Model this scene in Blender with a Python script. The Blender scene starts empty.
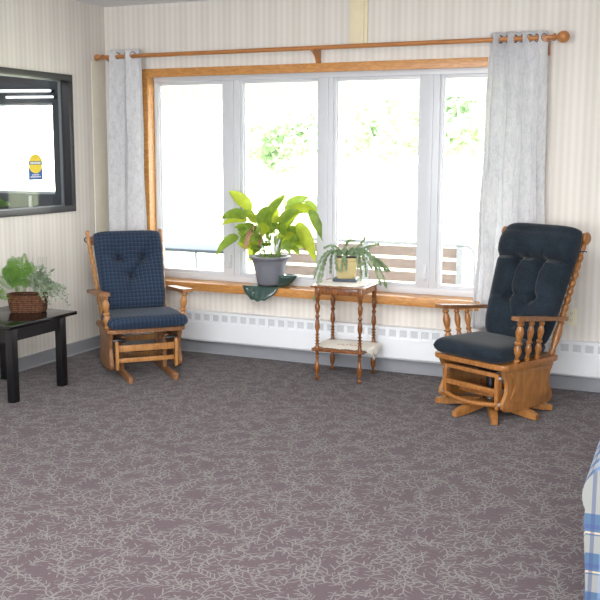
import bpy, bmesh, math, random
from mathutils import Vector, Matrix, Quaternion
C = bpy.context.scene.collection
PI = math.pi
rnd = random.Random(7)

# ------------------------------------------------------------------ materials
def srgb(r, g, b):
    f = lambda c: (c/255/12.92) if c/255 <= .04045 else ((c/255+.055)/1.055)**2.4
    return (f(r), f(g), f(b), 1)

class NT:
    def __init__(s, name, rough=.6, spec=.5):
        s.m = bpy.data.materials.new(name); s.m.use_nodes = True
        s.t = s.m.node_tree; s.n = s.t.nodes; s.l = s.t.links
        s.b = s.n['Principled BSDF']; s.b.inputs['Roughness'].default_value = rough
        s.b.inputs['Specular IOR Level'].default_value = spec
    def new(s, ty, **kw):
        n = s.n.new(ty)
        for k, v in kw.items():
            if hasattr(n, k): setattr(n, k, v)
        return n
    def set(s, sock, v):
        if isinstance(v, bpy.types.NodeSocket): s.l.new(v, sock)
        else: sock.default_value = v
    def math(s, op, a, b=0.0, c=0.0):
        n = s.n.new('ShaderNodeMath'); n.operation = op
        s.set(n.inputs[0], a); s.set(n.inputs[1], b); s.set(n.inputs[2], c); return n.outputs[0]
    def mix(s, f, a, b):
        n = s.n.new('ShaderNodeMix'); n.data_type = 'RGBA'
        s.set(n.inputs[0], f); s.set(n.inputs[6], a); s.set(n.inputs[7], b); return n.outputs[2]
    def noise(s, vec, scale, detail=2, rough=.5):
        n = s.n.new('ShaderNodeTexNoise'); n.inputs['Scale'].default_value = scale
        n.inputs['Detail'].default_value = detail; n.inputs['Roughness'].default_value = rough
        if vec is not None: s.l.new(vec, n.inputs['Vector'])
        return n
    def ramp(s, f, stops):
        n = s.n.new('ShaderNodeValToRGB'); s.set(n.inputs[0], f)
        e = n.color_ramp.elements
        while len(e) < len(stops): e.new(.5)
        for q, (p, c) in zip(e, stops): q.position = p; q.color = c
        return n.outputs[0]
    def bump(s, h, strength=.3, dist=.01):
        n = s.n.new('ShaderNodeBump'); n.inputs['Strength'].default_value = strength
        n.inputs['Distance'].default_value = dist; s.l.new(h, n.inputs['Height'])
        s.l.new(n.outputs[0], s.b.inputs['Normal'])
    def obj(s): return s.n.new('ShaderNodeTexCoord').outputs['Object']
    def uv(s): return s.n.new('ShaderNodeTexCoord').outputs['UV']
    def pos(s): return s.n.new('ShaderNodeNewGeometry').outputs['Position']
    def mapping(s, v, scale=(1,1,1), rot=(0,0,0)):
        n = s.n.new('ShaderNodeMapping'); s.l.new(v, n.inputs[0])
        n.inputs['Scale'].default_value = scale; n.inputs['Rotation'].default_value = rot
        return n.outputs[0]

def plain(name, col, rough=.5, spec=.5, metal=0, var=.06, vs=12):
    t = NT(name, rough, spec)
    n = t.noise(t.obj(), vs, 3)
    a = tuple(max(0, c*(1-var)) for c in col[:3])+(1,); b = tuple(min(1, c*(1+var)) for c in col[:3])+(1,)
    t.l.new(t.mix(n.outputs[0], a, b), t.b.inputs['Base Color'])
    t.b.inputs['Metallic'].default_value = metal
    return t.m

def wood(name, light, dark, rough=.35, scale=(3, 3, 40), rot=(0,0,0), big=1.0):
    t = NT(name, rough, .5)
    v = t.mapping(t.obj(), scale, rot)
    n1 = t.noise(v, 1.6*big, 4, .6)
    d = t.math('ADD', n1.outputs[0], 0)
    w = t.math('FRACT', t.math('MULTIPLY', d, 7))
    w = t.math('ABSOLUTE', t.math('SUBTRACT', w, .5))
    f = t.math('ADD', t.math('MULTIPLY', w, .9), t.math('MULTIPLY', n1.outputs[0], .5))
    t.l.new(t.ramp(f, [(.15, dark), (.75, light)]), t.b.inputs['Base Color'])
    t.b.inputs['Coat Weight'].default_value = .12; t.b.inputs['Coat Roughness'].default_value = .3
    return t.m

def fabric(name, a, b, scale=160, rough=.95, sheen=.5, bump=.25):
    t = NT(name, rough, .2)
    n = t.noise(t.obj(), scale, 3, .6); n2 = t.noise(t.obj(), 9, 3)
    f = t.math('ADD', t.math('MULTIPLY', n.outputs[0], .5), t.math('MULTIPLY', n2.outputs[0], .5))
    t.l.new(t.ramp(f, [(.3, a), (.7, b)]), t.b.inputs['Base Color'])
    t.b.inputs['Sheen Weight'].default_value = sheen; t.b.inputs['Sheen Roughness'].default_value = .4
    t.bump(n.outputs[0], bump, .004)
    return t.m

def sep(t, v):
    n = t.n.new('ShaderNodeSeparateXYZ'); t.l.new(v, n.inputs[0]); return n.outputs

def stripe(t, u, period, width):
    f = t.math('FRACT', t.math('DIVIDE', u, period))
    return t.math('LESS_THAN', f, width/period)

# wallpaper: narrow vertical stripes
def wallpaper(name, axis):
    t = NT(name, .75, .3)
    x = sep(t, t.pos())[axis]
    w = t.math('SINE', t.math('MULTIPLY', x, 2*PI/.046))
    w2 = t.math('SINE', t.math('MULTIPLY', x, 2*PI/.185))
    f = t.math('ADD', t.math('MULTIPLY', w, .32), t.math('MULTIPLY', w2, .22)); f = t.math('ADD', f, .5)
    n = t.noise(t.pos(), 40, 3)
    f = t.math('ADD', f, t.math('MULTIPLY', t.math('SUBTRACT', n.outputs[0], .5), .3))
    t.l.new(t.ramp(f, [(.1, srgb(214, 209, 202)), (.9, srgb(226, 222, 216))]), t.b.inputs['Base Color'])
    return t.m
M = {}
M['paper_x'] = wallpaper('striped_wallpaper', 0)
M['paper_y'] = wallpaper('striped_wallpaper_side', 1)

def carpet_mat():
    t = NT('patterned_carpet', .95, .1)
    p = t.pos()
    warp = t.noise(p, 11, 2)
    vm = t.n.new('ShaderNodeVectorMath'); vm.operation = 'SCALE'; vm.inputs['Scale'].default_value = .034
    sub = t.n.new('ShaderNodeVectorMath'); sub.operation = 'SUBTRACT'; sub.inputs[1].default_value = (.5, .5, .5)
    t.l.new(warp.outputs['Color'], sub.inputs[0]); t.l.new(sub.outputs[0], vm.inputs[0])
    add = t.n.new('ShaderNodeVectorMath'); add.operation = 'ADD'; t.l.new(p, add.inputs[0]); t.l.new(vm.outputs[0], add.inputs[1])
    P0 = add.outputs[0]
    mask = None
    for k, (sc, off, wd) in enumerate([(7.6, (0, 0, 0), .0024), (8.6, (3.1, 1.7, 0), .0024), (8.0, (5.3, 9.1, 0), .0022)]):
        mp = t.n.new('ShaderNodeMapping'); t.l.new(P0, mp.inputs[0]); mp.inputs['Location'].default_value = off
        v = t.n.new('ShaderNodeTexVoronoi'); v.voronoi_dimensions = '2D'; v.inputs['Scale'].default_value = sc
        t.l.new(mp.outputs[0], v.inputs['Vector'])
        d = t.n.new('ShaderNodeVectorMath'); d.operation = 'SUBTRACT'
        t.l.new(mp.outputs[0], d.inputs[0]); t.l.new(v.outputs['Position'], d.inputs[1])
        ang = t.math('MULTIPLY', sep(t, v.outputs['Color'])[0], 2*PI)
        r = t.n.new('ShaderNodeVectorRotate'); r.rotation_type = 'Z_AXIS'
        t.l.new(d.outputs[0], r.inputs['Vector']); t.l.new(ang, r.inputs['Angle'])
        s = sep(t, r.outputs[0]); x = s[0]; y = s[1]; ay = t.math('ABSOLUTE', y)
        yy = t.math('ADD', y, t.math('MULTIPLY', t.math('SINE', t.math('MULTIPLY', x, 48)), .005)); ay = t.math('ABSOLUTE', yy)
        stem = t.math('MULTIPLY', t.math('LESS_THAN', ay, wd), t.math('LESS_THAN', t.math('ABSOLUTE', x), .085))
        ph = t.math('MULTIPLY', t.math('GREATER_THAN', yy, 0.0), .5)
        tk = t.math('FRACT', t.math('ADD', t.math('DIVIDE', t.math('SUBTRACT', x, t.math('MULTIPLY', ay, .95)), .044), ph))
        tick = t.math('LESS_THAN', t.math('ABSOLUTE', t.math('SUBTRACT', tk, .5)), wd*1.45/.044)
        tick = t.math('MULTIPLY', tick, t.math('LESS_THAN', ay, .030))
        tick = t.math('MULTIPLY', tick, t.math('LESS_THAN', t.math('ABSOLUTE', x), .085))
        g = t.math('MAXIMUM', stem, tick)
        mask = g if mask is None else t.math('MAXIMUM', mask, g)
    fine = t.noise(p, 450, 2); mid = t.noise(p, 3, 2)
    base = t.mix(fine.outputs[0], srgb(52, 40, 44), srgb(79, 63, 69))
    base = t.mix(t.math('MULTIPLY', mid.outputs[0], .35), base, srgb(70, 55, 64))
    twig = t.mix(fine.outputs[0], srgb(102, 101, 99), srgb(124, 123, 120))
    t.l.new(t.mix(t.math('MULTIPLY', mask, .68), base, twig), t.b.inputs['Base Color'])
    t.b.inputs['Sheen Weight'].default_value = .15
    t.bump(fine.outputs[0], .5, .004)
    return t.m
M['carpet'] = carpet_mat()
M['ceiling'] = plain('ceiling_paint', srgb(236, 238, 242), .9, .2, vs=60)
M['base'] = plain('grey_vinyl_base', srgb(140, 142, 148), .5)
M['cream'] = plain('cream_trim', srgb(228, 216, 184), .5)
M['creamstreak'] = plain('light_streak_cream', srgb(232, 226, 210), .6)  # pale tone imitating the streak of window light on the left wall
M['heater'] = plain('heater_enamel', srgb(232, 235, 240), .35, var=.02)
M['grille'] = plain('heater_slot_grey', srgb(200, 204, 208), .6, var=.1, vs=80)
M['black'] = plain('black_paint', srgb(6, 6, 10), .4)
M['blackglossy'] = plain('black_gloss_top', srgb(12, 11, 12), .15)
M['windowblack'] = plain('black_window_metal', srgb(52, 52, 56), .4)
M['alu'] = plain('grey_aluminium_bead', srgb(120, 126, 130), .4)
M['vinyl'] = plain('white_vinyl', srgb(208, 211, 217), .35, var=.02)
M['winwood'] = wood('golden_oak_casing', srgb(208, 152, 88), srgb(178, 118, 58), .35, (3, 12, 12))
M['rodwood'] = wood('rod_oak', srgb(190, 128, 70), srgb(158, 100, 50), .35, (2, 30, 30))
M['honey'] = wood('honey_oak', srgb(172, 116, 62), srgb(128, 80, 38), .3, (14, 14, 3))
M['honey_panel'] = wood('honey_oak_panel', srgb(168, 116, 64), srgb(138, 90, 46), .35, (5, 5, 1.2))
M['walnut'] = wood('amber_oak', srgb(150, 104, 66), srgb(106, 70, 42), .5, (12, 12, 3))
M['spindle_light'] = wood('light_maple', srgb(184, 132, 78), srgb(146, 98, 52), .35, (12, 12, 3))
M['cherry'] = wood('dark_cherry', srgb(146, 90, 46), srgb(88, 50, 24), .25, (12, 12, 4))
M['navy'] = fabric('navy_velour', srgb(18, 25, 32), srgb(38, 48, 58), 70, sheen=.15, bump=.2)
M['button'] = plain('navy_button', srgb(34, 48, 78), .8)
M['metal'] = plain('dark_steel', srgb(60, 58, 60), .35, metal=.7)
M['steel'] = plain('brushed_steel', srgb(190, 190, 195), .3, metal=.8)
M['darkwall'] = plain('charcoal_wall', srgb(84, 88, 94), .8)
M['potgrey'] = plain('grey_plastic_pot', srgb(118, 120, 130), .5, var=.03)
M['pottan'] = plain('tan_ceramic_pot', srgb(196, 180, 130), .45, var=.06)
M['tray'] = plain('dark_slate_saucer', srgb(52, 62, 76), .4)
M['soil'] = plain('potting_soil', srgb(58, 44, 34), .95, var=.3, vs=90)
M['outlet'] = plain('ivory_plastic', srgb(226, 220, 196), .4, var=.02)
M['slot'] = plain('socket_slot', srgb(120, 112, 92), .6)
M['lace'] = fabric('cream_lace', srgb(226, 220, 208), srgb(246, 243, 236), 300, sheen=.2, bump=.6)
M['thread'] = plain('rust_embroidery', srgb(196, 150, 120), .9)
M['grommet'] = plain('bronze_grommet', srgb(120, 92, 66), .35, metal=.6)

def curtain_mat():
    t = NT('crushed_grey_white_curtain', .8, .2)
    v = t.mapping(t.pos(), (38, 38, 17)); n = t.noise(v, 1.0, 5, .7)
    v2 = t.mapping(t.pos(), (95, 95, 60)); n2 = t.noise(v2, 1.0, 3, .6)
    f = t.math('ADD', t.math('MULTIPLY', n.outputs[0], .6), t.math('MULTIPLY', n2.outputs[0], .4))
    t.l.new(t.ramp(f, [(.38, srgb(214, 216, 220)), (.5, srgb(236, 237, 240)), (.62, srgb(248, 248, 250))]), t.b.inputs['Base Color'])
    t.bump(f, .5, .008)
    tr = t.n.new('ShaderNodeBsdfTranslucent'); tr.inputs[0].default_value = srgb(225, 225, 225)
    mx = t.n.new('ShaderNodeMixShader'); mx.inputs[0].default_value = .3
    out = [n for n in t.n if n.type == 'OUTPUT_MATERIAL'][0]
    t.l.new(t.b.outputs[0], mx.inputs[1]); t.l.new(tr.outputs[0], mx.inputs[2]); t.l.new(mx.outputs[0], out.inputs[0])
    return t.m
M['curtain'] = curtain_mat()

def leaf_mat(name, a, b, trans=.45, tcol=None, rough=.45):
    t = NT(name, rough, .4)
    n = t.noise(t.obj(), 22, 3)
    col = t.ramp(n.outputs[0], [(.3, a), (.7, b)]); t.l.new(col, t.b.inputs['Base Color'])
    tr = t.n.new('ShaderNodeBsdfTranslucent'); tr.inputs[0].default_value = tcol or b
    mx = t.n.new('ShaderNodeMixShader'); mx.inputs[0].default_value = trans
    out = [n for n in t.n if n.type == 'OUTPUT_MATERIAL'][0]
    t.l.new(t.b.outputs[0], mx.inputs[1]); t.l.new(tr.outputs[0], mx.inputs[2]); t.l.new(mx.outputs[0], out.inputs[0])
    return t.m
M['lily'] = leaf_mat('lily_leaf', srgb(70, 104, 34), srgb(132, 156, 60), .38, srgb(150, 176, 60))
M['lilyyellow'] = leaf_mat('yellowing_leaf', srgb(128, 150, 40), srgb(176, 190, 66), .42, srgb(186, 200, 60))
M['lilystem'] = leaf_mat('lily_stem', srgb(120, 150, 60), srgb(160, 180, 90), .3)
M['dryleaf'] = leaf_mat('dry_leaf', srgb(140, 100, 70), srgb(176, 134, 96), .3)
M['flower'] = leaf_mat('cream_flower', srgb(236, 220, 190), srgb(250, 238, 214), .4)
M['cactus'] = leaf_mat('grey_green_cactus', srgb(112, 138, 100), srgb(160, 180, 146), .25, srgb(160, 190, 120))
M['fern'] = leaf_mat('bright_fern', srgb(70, 112, 42), srgb(126, 164, 76), .35, srgb(120, 180, 50))
M['herb'] = leaf_mat('grey_green_herb', srgb(84, 104, 78), srgb(176, 190, 164), .3)
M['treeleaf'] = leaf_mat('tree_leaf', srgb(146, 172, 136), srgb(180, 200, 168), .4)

def wicker():
    t = NT('brown_wicker', .7, .3)
    s = sep(t, t.obj())
    z = t.math('SINE', t.math('MULTIPLY', s[2], 2*PI/.013))
    x = t.math('SINE', t.math('MULTIPLY', t.math('ADD', s[0], s[1]), 2*PI/.03))
    n = t.noise(t.obj(), 60, 3)
    f = t.math('ADD', t.math('MULTIPLY', z, t.math('ADD', t.math('MULTIPLY', x, .2), .2)), n.outputs[0])
    t.l.new(t.ramp(f, [(.2, srgb(54, 32, 22)), (.6, srgb(104, 66, 44)), (.85, srgb(140, 98, 70))]), t.b.inputs['Base Color'])
    t.bump(z, .6, .006); return t.m
M['wicker'] = wicker()

def plaid_navy():
    t = NT('navy_plaid_fabric', .95, .2)
    s = sep(t, t.uv())
    fine = t.noise(t.obj(), 200, 2)
    base = t.mix(fine.outputs[0], srgb(32, 44, 64), srgb(48, 62, 84))
    for k in (0, 1):
        base = t.mix(t.math('MULTIPLY', stripe(t, s[k], .027, .009), .5), base, srgb(24, 36, 54))
    for k in (0, 1):
        base = t.mix(t.math('MULTIPLY', stripe(t, t.math('ADD', s[k], .005), .027, .0022), .26), base, srgb(98, 116, 132))
    t.l.new(base, t.b.inputs['Base Color']); t.b.inputs['Sheen Weight'].default_value = .08
    t.bump(fine.outputs[0], .3, .003); return t.m
M['plaid'] = plaid_navy()

def plaid_blue():
    t = NT('light_blue_plaid_upholstery', .9, .2)
    s = sep(t, t.uv())
    base = t.mix(stripe(t, s[1], .11, .05), srgb(74, 96, 122), srgb(132, 134, 132))
    base = t.mix(stripe(t, t.math('ADD', s[1], .03), .11, .012), base, srgb(70, 84, 120))
    base = t.mix(stripe(t, t.math('ADD', s[1], .01), .11, .006), base, srgb(176, 160, 140))
    base = t.mix(t.math('MULTIPLY', stripe(t, s[0], .11, .05), .35), base, srgb(120, 150, 190))
    base = t.mix(t.math('MULTIPLY', stripe(t, t.math('ADD', s[0], .03), .11, .012), .6), base, srgb(60, 72, 110))
    t.l.new(base, t.b.inputs['Base Color']); return t.m
M['plaid_blue'] = plaid_blue()

def glass_mat(name, tint=(1, 1, 1, 1), gloss=.06):
    m = bpy.data.materials.new(name); m.use_nodes = True; n = m.node_tree.nodes; l = m.node_tree.links
    n.clear(); o = n.new('ShaderNodeOutputMaterial'); mx = n.new('ShaderNodeMixShader')
    a = n.new('ShaderNodeBsdfTransparent'); a.inputs[0].default_value = tint
    g = n.new('ShaderNodeBsdfGlossy'); g.inputs['Roughness'].default_value = .02
    lf = n.new('ShaderNodeLayerWeight'); lf.inputs['Blend'].default_value = .5
    pw = n.new('ShaderNodeMath'); pw.operation = 'POWER'; pw.inputs[1].default_value = 5; l.new(lf.outputs['Facing'], pw.inputs[0])
    lw = n.new('ShaderNodeMath'); lw.operation = 'MULTIPLY_ADD'; lw.inputs[1].default_value = .8; lw.inputs[2].default_value = .04; l.new(pw.outputs[0], lw.inputs[0])
    mm = n.new('ShaderNodeMath'); mm.operation = 'MULTIPLY'; mm.inputs[1].default_value = gloss/.04
    l.new(lw.outputs[0], mm.inputs[0]); l.new(mm.outputs[0], mx.inputs[0])
    l.new(a.outputs[0], mx.inputs[1]); l.new(g.outputs[0], mx.inputs[2]); l.new(mx.outputs[0], o.inputs[0])
    return m
M['glass'] = glass_mat('window_glass', (.985, .985, .985, 1), .03)
M['intglass'] = glass_mat('interior_glass', (.97, .98, .98, 1), .025)
M['greenglass'] = leaf_mat('green_leaf_glass', srgb(38, 66, 62), srgb(78, 106, 98), .3, srgb(90, 100, 80), .15)
M['greenrim'] = plain('dark_green_glass_rim', srgb(44, 78, 74), .2, var=.2)
def _gg():
    m = glass_mat('green_leaf_glass', (.42, .44, .36, 1), .08); n = m.node_tree.nodes; l = m.node_tree.links
    out = [q for q in n if q.type == 'OUTPUT_MATERIAL'][0]; prev = out.inputs[0].links[0].from_socket
    p = n.new('ShaderNodeBsdfPrincipled'); p.inputs['Base Color'].default_value = srgb(70, 100, 94); p.inputs['Roughness'].default_value = .2
    mx = n.new('ShaderNodeMixShader'); mx.inputs[0].default_value = .55
    l.new(prev, mx.inputs[1]); l.new(p.outputs[0], mx.inputs[2]); l.new(mx.outputs[0], out.inputs[0]); return m
M['greenglass'] = _gg()
M['clear'] = glass_mat('clear_saucer', (.86, .84, .78, 1), .12)
M['bench'] = plain('bench_slat_brown', srgb(152, 138, 134), .9, var=.12, vs=30)
M['benchmetal'] = plain('galvanised_bench_metal', srgb(172, 178, 186), .8, var=.03)
M['tabletop_out'] = plain('grey_patio_table', srgb(96, 108, 120), .9, var=.05)
M['concrete'] = plain('patio_concrete', srgb(205, 203, 198), .9, var=.05)
M['grass'] = plain('bright_lawn', srgb(176, 186, 150), .95, var=.1)
def ribs():
    t = NT('ribbed_white_siding', .7, .3)
    x = sep(t, t.pos())[0]
    s = stripe(t, x, .105, .012)
    t.l.new(t.mix(s, srgb(236, 234, 228), srgb(206, 202, 190)), t.b.inputs['Base Color']); return t.m
M['ribs'] = ribs()
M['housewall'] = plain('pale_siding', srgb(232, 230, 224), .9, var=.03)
M['housedark'] = plain('house_window_glass', srgb(120, 130, 140), .4)
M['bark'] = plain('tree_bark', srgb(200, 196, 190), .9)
M['sy'] = plain('sticker_yellow', srgb(236, 206, 40), .5, var=.02)
M['sb'] = plain('sticker_blue', srgb(40, 92, 168), .5, var=.02)
M['sn'] = plain('sticker_grey_band', srgb(120, 128, 120), .5, var=.02)
M['sw'] = plain('sticker_white', srgb(240, 240, 240), .5, var=.02)
M['tube'] = None
def emit(name, col, s):
    m = bpy.data.materials.new(name); m.use_nodes = True; b = m.node_tree.nodes['Principled BSDF']
    b.inputs['Base Color'].default_value = col; b.inputs['Emission Color'].default_value = col
    b.inputs['Emission Strength'].default_value = s; return m
M['tube'] = emit('fluorescent_tube', srgb(235, 240, 245), .9)

# ------------------------------------------------------------------ mesh helpers
def box(bm, x0, x1, y0, y1, z0, z1, mat=None, bev=0):
    v = [bm.verts.new((x, y, z)) for x in (x0, x1) for y in (y0, y1) for z in (z0, z1)]
    fs = [bm.faces.new([v[i] for i in q]) for q in ((0,1,3,2),(4,6,7,5),(0,4,5,1),(2,3,7,6),(0,2,6,4),(1,5,7,3))]
    if mat is not None: bmesh.ops.transform(bm, matrix=mat, verts=v)
    if bev:
        es = list({e for f in fs for e in f.edges})
        bmesh.ops.bevel(bm, geom=es, offset=bev, segments=2, affect='EDGES', profile=.6)

def frame_to(d):
    d = Vector(d).normalized()
    return d.to_track_quat('Z', 'Y').to_matrix().to_4x4()

def lathe(bm, p0, p1, prof, seg=14, caps=True):
    """prof: list of (t, r) along p0->p1"""
    p0, p1 = Vector(p0), Vector(p1); d = p1-p0
    m = frame_to(d); rings = []
    for t, r in prof:
        c = p0+d*t
        rings.append([bm.verts.new(c + (m @ Vector((r*math.cos(2*PI*k/seg), r*math.sin(2*PI*k/seg), 0)))) for k in range(seg)])
    for a, b in zip(rings, rings[1:]):
        for k in range(seg): bm.faces.new((a[k], a[(k+1) % seg], b[(k+1) % seg], b[k]))
    if caps:
        bm.faces.new(rings[0][::-1]); bm.faces.new(rings[-1])

def tube(bm, pts, r, seg=6, r1=None):
    pts = [Vector(p) for p in pts]; n = len(pts); rings = []
    for i, p in enumerate(pts):
        d = pts[min(i+1, n-1)]-pts[max(i-1, 0)]
        m = frame_to(d); rr = r if r1 is None else r+(r1-r)*i/(n-1)
        rings.append([bm.verts.new(p + (m @ Vector((rr*math.cos(2*PI*k/seg), rr*math.sin(2*PI*k/seg), 0)))) for k in range(seg)])
    for a, b in zip(rings, rings[1:]):
        for k in range(seg): bm.faces.new((a[k], a[(k+1) % seg], b[(k+1) % seg], b[k]))
    bm.faces.new(rings[0][::-1]); bm.faces.new(rings[-1])

def prism(bm, pts, axis, a0, a1, bev=0):
    """extrude 2-D outline. axis 0: pts are (y,z); 1: (x,z); 2: (x,y)"""
    def P(p, a): return (a, p[0], p[1]) if axis == 0 else ((p[0], a, p[1]) if axis == 1 else (p[0], p[1], a))
    A = [bm.verts.new(P(p, a0)) for p in pts]; B = [bm.verts.new(P(p, a1)) for p in pts]
    fs = [bm.faces.new(A), bm.faces.new(B[::-1])]; n = len(pts); rim = list(fs[0].edges)+list(fs[1].edges)
    for k in range(n): bm.faces.new((A[k], B[k], B[(k+1) % n], A[(k+1) % n]))
    if bev: bmesh.ops.bevel(bm, geom=rim, offset=bev, segments=2, affect='EDGES', profile=.6)

def bm_new(): return bmesh.new()

def obj(name, bm, m, parent=None, smooth=True, solid=0, sub=0):
    bmesh.ops.recalc_face_normals(bm, faces=bm.faces)
    me = bpy.data.meshes.new(name); bm.to_mesh(me); bm.free()
    me.materials.append(m)
    if smooth:
        for p in me.polygons: p.use_smooth = True
        try: me.set_sharp_from_angle(angle=math.radians(38))
        except Exception: pass
    o = bpy.data.objects.new(name, me); C.objects.link(o)
    if parent: o.parent = parent
    if solid:
        md = o.modifiers.new('s', 'SOLIDIFY'); md.thickness = solid; md.offset = 0
    if sub:
        md = o.modifiers.new('u', 'SUBSURF'); md.levels = sub; md.render_levels = sub
    return o

def thing(name, label, cat, loc=(0, 0, 0), rz=0, group=None):
    o = bpy.data.objects.new(name, None); C.objects.link(o); o.location = loc; o.rotation_euler = (0, 0, math.radians(rz))
    o.empty_display_size = .1
    o['label'] = label; o['category'] = cat
    if group: o['group'] = group
    return o
def tag(o, label, cat, group=None):
    o['label'] = label; o['category'] = cat
    if group: o['group'] = group
    return o
def struct(o, label, cat='structure'):
    o['kind'] = 'structure'; o['label'] = label; o['category'] = cat; return o

def cushion(bm, w0, w1, h, th, M4, n=40, round_=.14, dents=(), creases=(), uvs=1.0, ex=5, bulges=None, flat_back=.5):
    """puffy slab; local (x, y) face with +z out; y in 0..h; half width w0 (bottom) -> w1 (top)"""
    uvl = bm.loops.layers.uv.verify(); G = {}
    pos = {}
    for side in (0, 1):
        for i in range(n+1):
            for j in range(n+1):
                u = -1+2*i/n; v = -1+2*j/n
                u = math.sin(u*PI/2)*.5+u*.5; v = math.sin(v*PI/2)*.5+v*.5
                rx = u*(1-round_*(v**6)); ry = v*(1-round_*(u**6))
                W = w0+(w1-w0)*(ry+1)/2
                x = rx*W; y = (ry+1)/2*h
                t = max(0, (1-abs(u)**ex)*(1-abs(v)**ex))**.42
                edge = i in (0, n) or j in (0, n)
                if side == 0:
                    z = t*th
                    if bulges: z += t*bulges(x, y)
                    for dx, dy, dd, ds in dents: z -= t*dd*math.exp(-((x-dx)**2+(y-dy)**2)/ds**2)
                    for (ax, ay, bx, by, dd, ds) in creases:
                        L2 = (bx-ax)**2+(by-ay)**2; q = max(0, min(1, ((x-ax)*(bx-ax)+(y-ay)*(by-ay))/L2))
                        z -= t*dd*math.exp(-((x-ax-q*(bx-ax))**2+(y-ay-q*(by-ay))**2)/ds**2)
                else: z = -t*th*flat_back
                key = (i, j, 0 if edge else side)
                if key not in G:
                    G[key] = bm.verts.new(M4 @ Vector((x, y, z))); pos[G[key]] = (x, y)
    for side in (0, 1):
        for i in range(n):
            for j in range(n):
                q = []
                for a, b in ((i, j), (i+1, j), (i+1, j+1), (i, j+1)):
                    e = a in (0, n) or b in (0, n)
                    q.append(G[(a, b, 0 if e else side)])
                if side: q.reverse()
                f = bm.faces.new(q)
                for lp in f.loops: lp[uvl].uv = (pos[lp.vert][0]*uvs+5, pos[lp.vert][1]*uvs+5)

def leaf(bm, base, tip, wid, bend=(0, 0, 0), normal=(0, -1, 0), n=8, cup=.25, shape=.8):
    base, tip = Vector(base), Vector(tip); bend = Vector(bend); nrm = Vector(normal).normalized()
    rows = []
    mid = (base+tip)/2+bend
    for k in range(n+1):
        t = k/n; p = base*(1-t)**2+mid*2*t*(1-t)+tip*t*t
        d = (mid-base)*2*(1-t)+(tip-mid)*2*t
        if d.length < 1e-6: d = tip-base
        s = d.normalized().cross(nrm)
        if s.length < .05: s = Vector((1, 0, 0))
        s.normalize(); up = s.cross(d.normalized())
        w = wid*.5*(math.sin(PI*min(1, t**shape))**.75)
        if k in (0,): w = wid*.04
        if k == n: w = .0006
        rows.append([bm.verts.new(p-s*w+up*w*cup), bm.verts.new(p), bm.verts.new(p+s*w+up*w*cup)])
    for a, b in zip(rows, rows[1:]):
        bm.faces.new((a[0], a[1], b[1], b[0])); bm.faces.new((a[1], a[2], b[2], b[1]))

def pot_bm(prof, seg=32):
    bm = bm_new(); lathe(bm, (0, 0, 0), (0, 0, 1), [(z, r_) for r_, z in prof], seg, caps=False)
    return bm

# ------------------------------------------------------------------ camera
cam_d = bpy.data.cameras.new('camera'); cam = bpy.data.objects.new('camera', cam_d); C.objects.link(cam)
bpy.context.scene.camera = cam
cam_d.sensor_width = 36; cam_d.lens = 974.559/600*36; cam_d.clip_start = .05; cam_d.clip_end = 300
yaw, pitch, roll = .422947836, .152176421, .00435325
f = Vector((-math.sin(yaw)*math.cos(pitch), math.cos(yaw)*math.cos(pitch), -math.sin(pitch)))
r = Vector((math.cos(yaw), math.sin(yaw), 0)); u = r.cross(f)
r2 = r*math.cos(roll)+u*math.sin(roll); u2 = -r*math.sin(roll)+u*math.cos(roll)
mw = Matrix((r2, u2, -f)).transposed().to_4x4(); mw.translation = Vector((4.550055, -6.423061, 1.541291))
cam.matrix_world = mw

# ------------------------------------------------------------------ room shell
H = 2.62; XR = 7.2; YB = -8.6; WT = .16
def wall_with_hole(bm, ax, a0, a1, z1, h0, h1, hz0, hz1, t0, t1, z0=0):
    def B(p0, p1, q0, q1):
        if ax == 0: box(bm, p0, p1, t0, t1, q0, q1)
        else: box(bm, t0, t1, p0, p1, q0, q1)
    B(a0, h0, z0, z1); B(h1, a1, z0, z1); B(h0, h1, z0, hz0); B(h0, h1, hz1, z1)
bm = bm_new(); box(bm, -3.4, XR+.2, YB-.2, .16, -.12, 0); struct(obj('floor', bm, M['carpet'], smooth=False), 'mauve grey carpet with a pale twig pattern', 'floor')
bm = bm_new(); box(bm, -3.4, XR+.2, YB-.2, .16, H, H+.15); struct(obj('ceiling', bm, M['ceiling'], smooth=False), 'plain white ceiling', 'ceiling')
WX0, WX1, WZ0, WZ1 = .385, 3.30, .52, 2.10
bm = bm_new(); wall_with_hole(bm, 0, 0, XR+.2, H, WX0, WX1, WZ0, WZ1, 0, .16)
struct(obj('wall_far', bm, M['paper_x'], smooth=False), 'striped cream wallpapered wall around the picture window', 'wall')
bm = bm_new(); wall_with_hole(bm, 1, YB-.2, 0, H, -2.15, -.455, 1.10, 2.068, -.10, 0)
struct(obj('wall_left', bm, M['paper_y'], smooth=False), 'striped cream wallpapered wall with black framed window', 'wall')
bm = bm_new(); box(bm, XR, XR+.2, YB, 0, 0, H); struct(obj('wall_right', bm, M['paper_y'], smooth=False), 'wall on the right outside the view', 'wall')
bm = bm_new(); box(bm, 0, XR, YB-.2, YB, 0, H); struct(obj('wall_near', bm, M['paper_x'], smooth=False), 'wall behind the viewer', 'wall')
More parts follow.
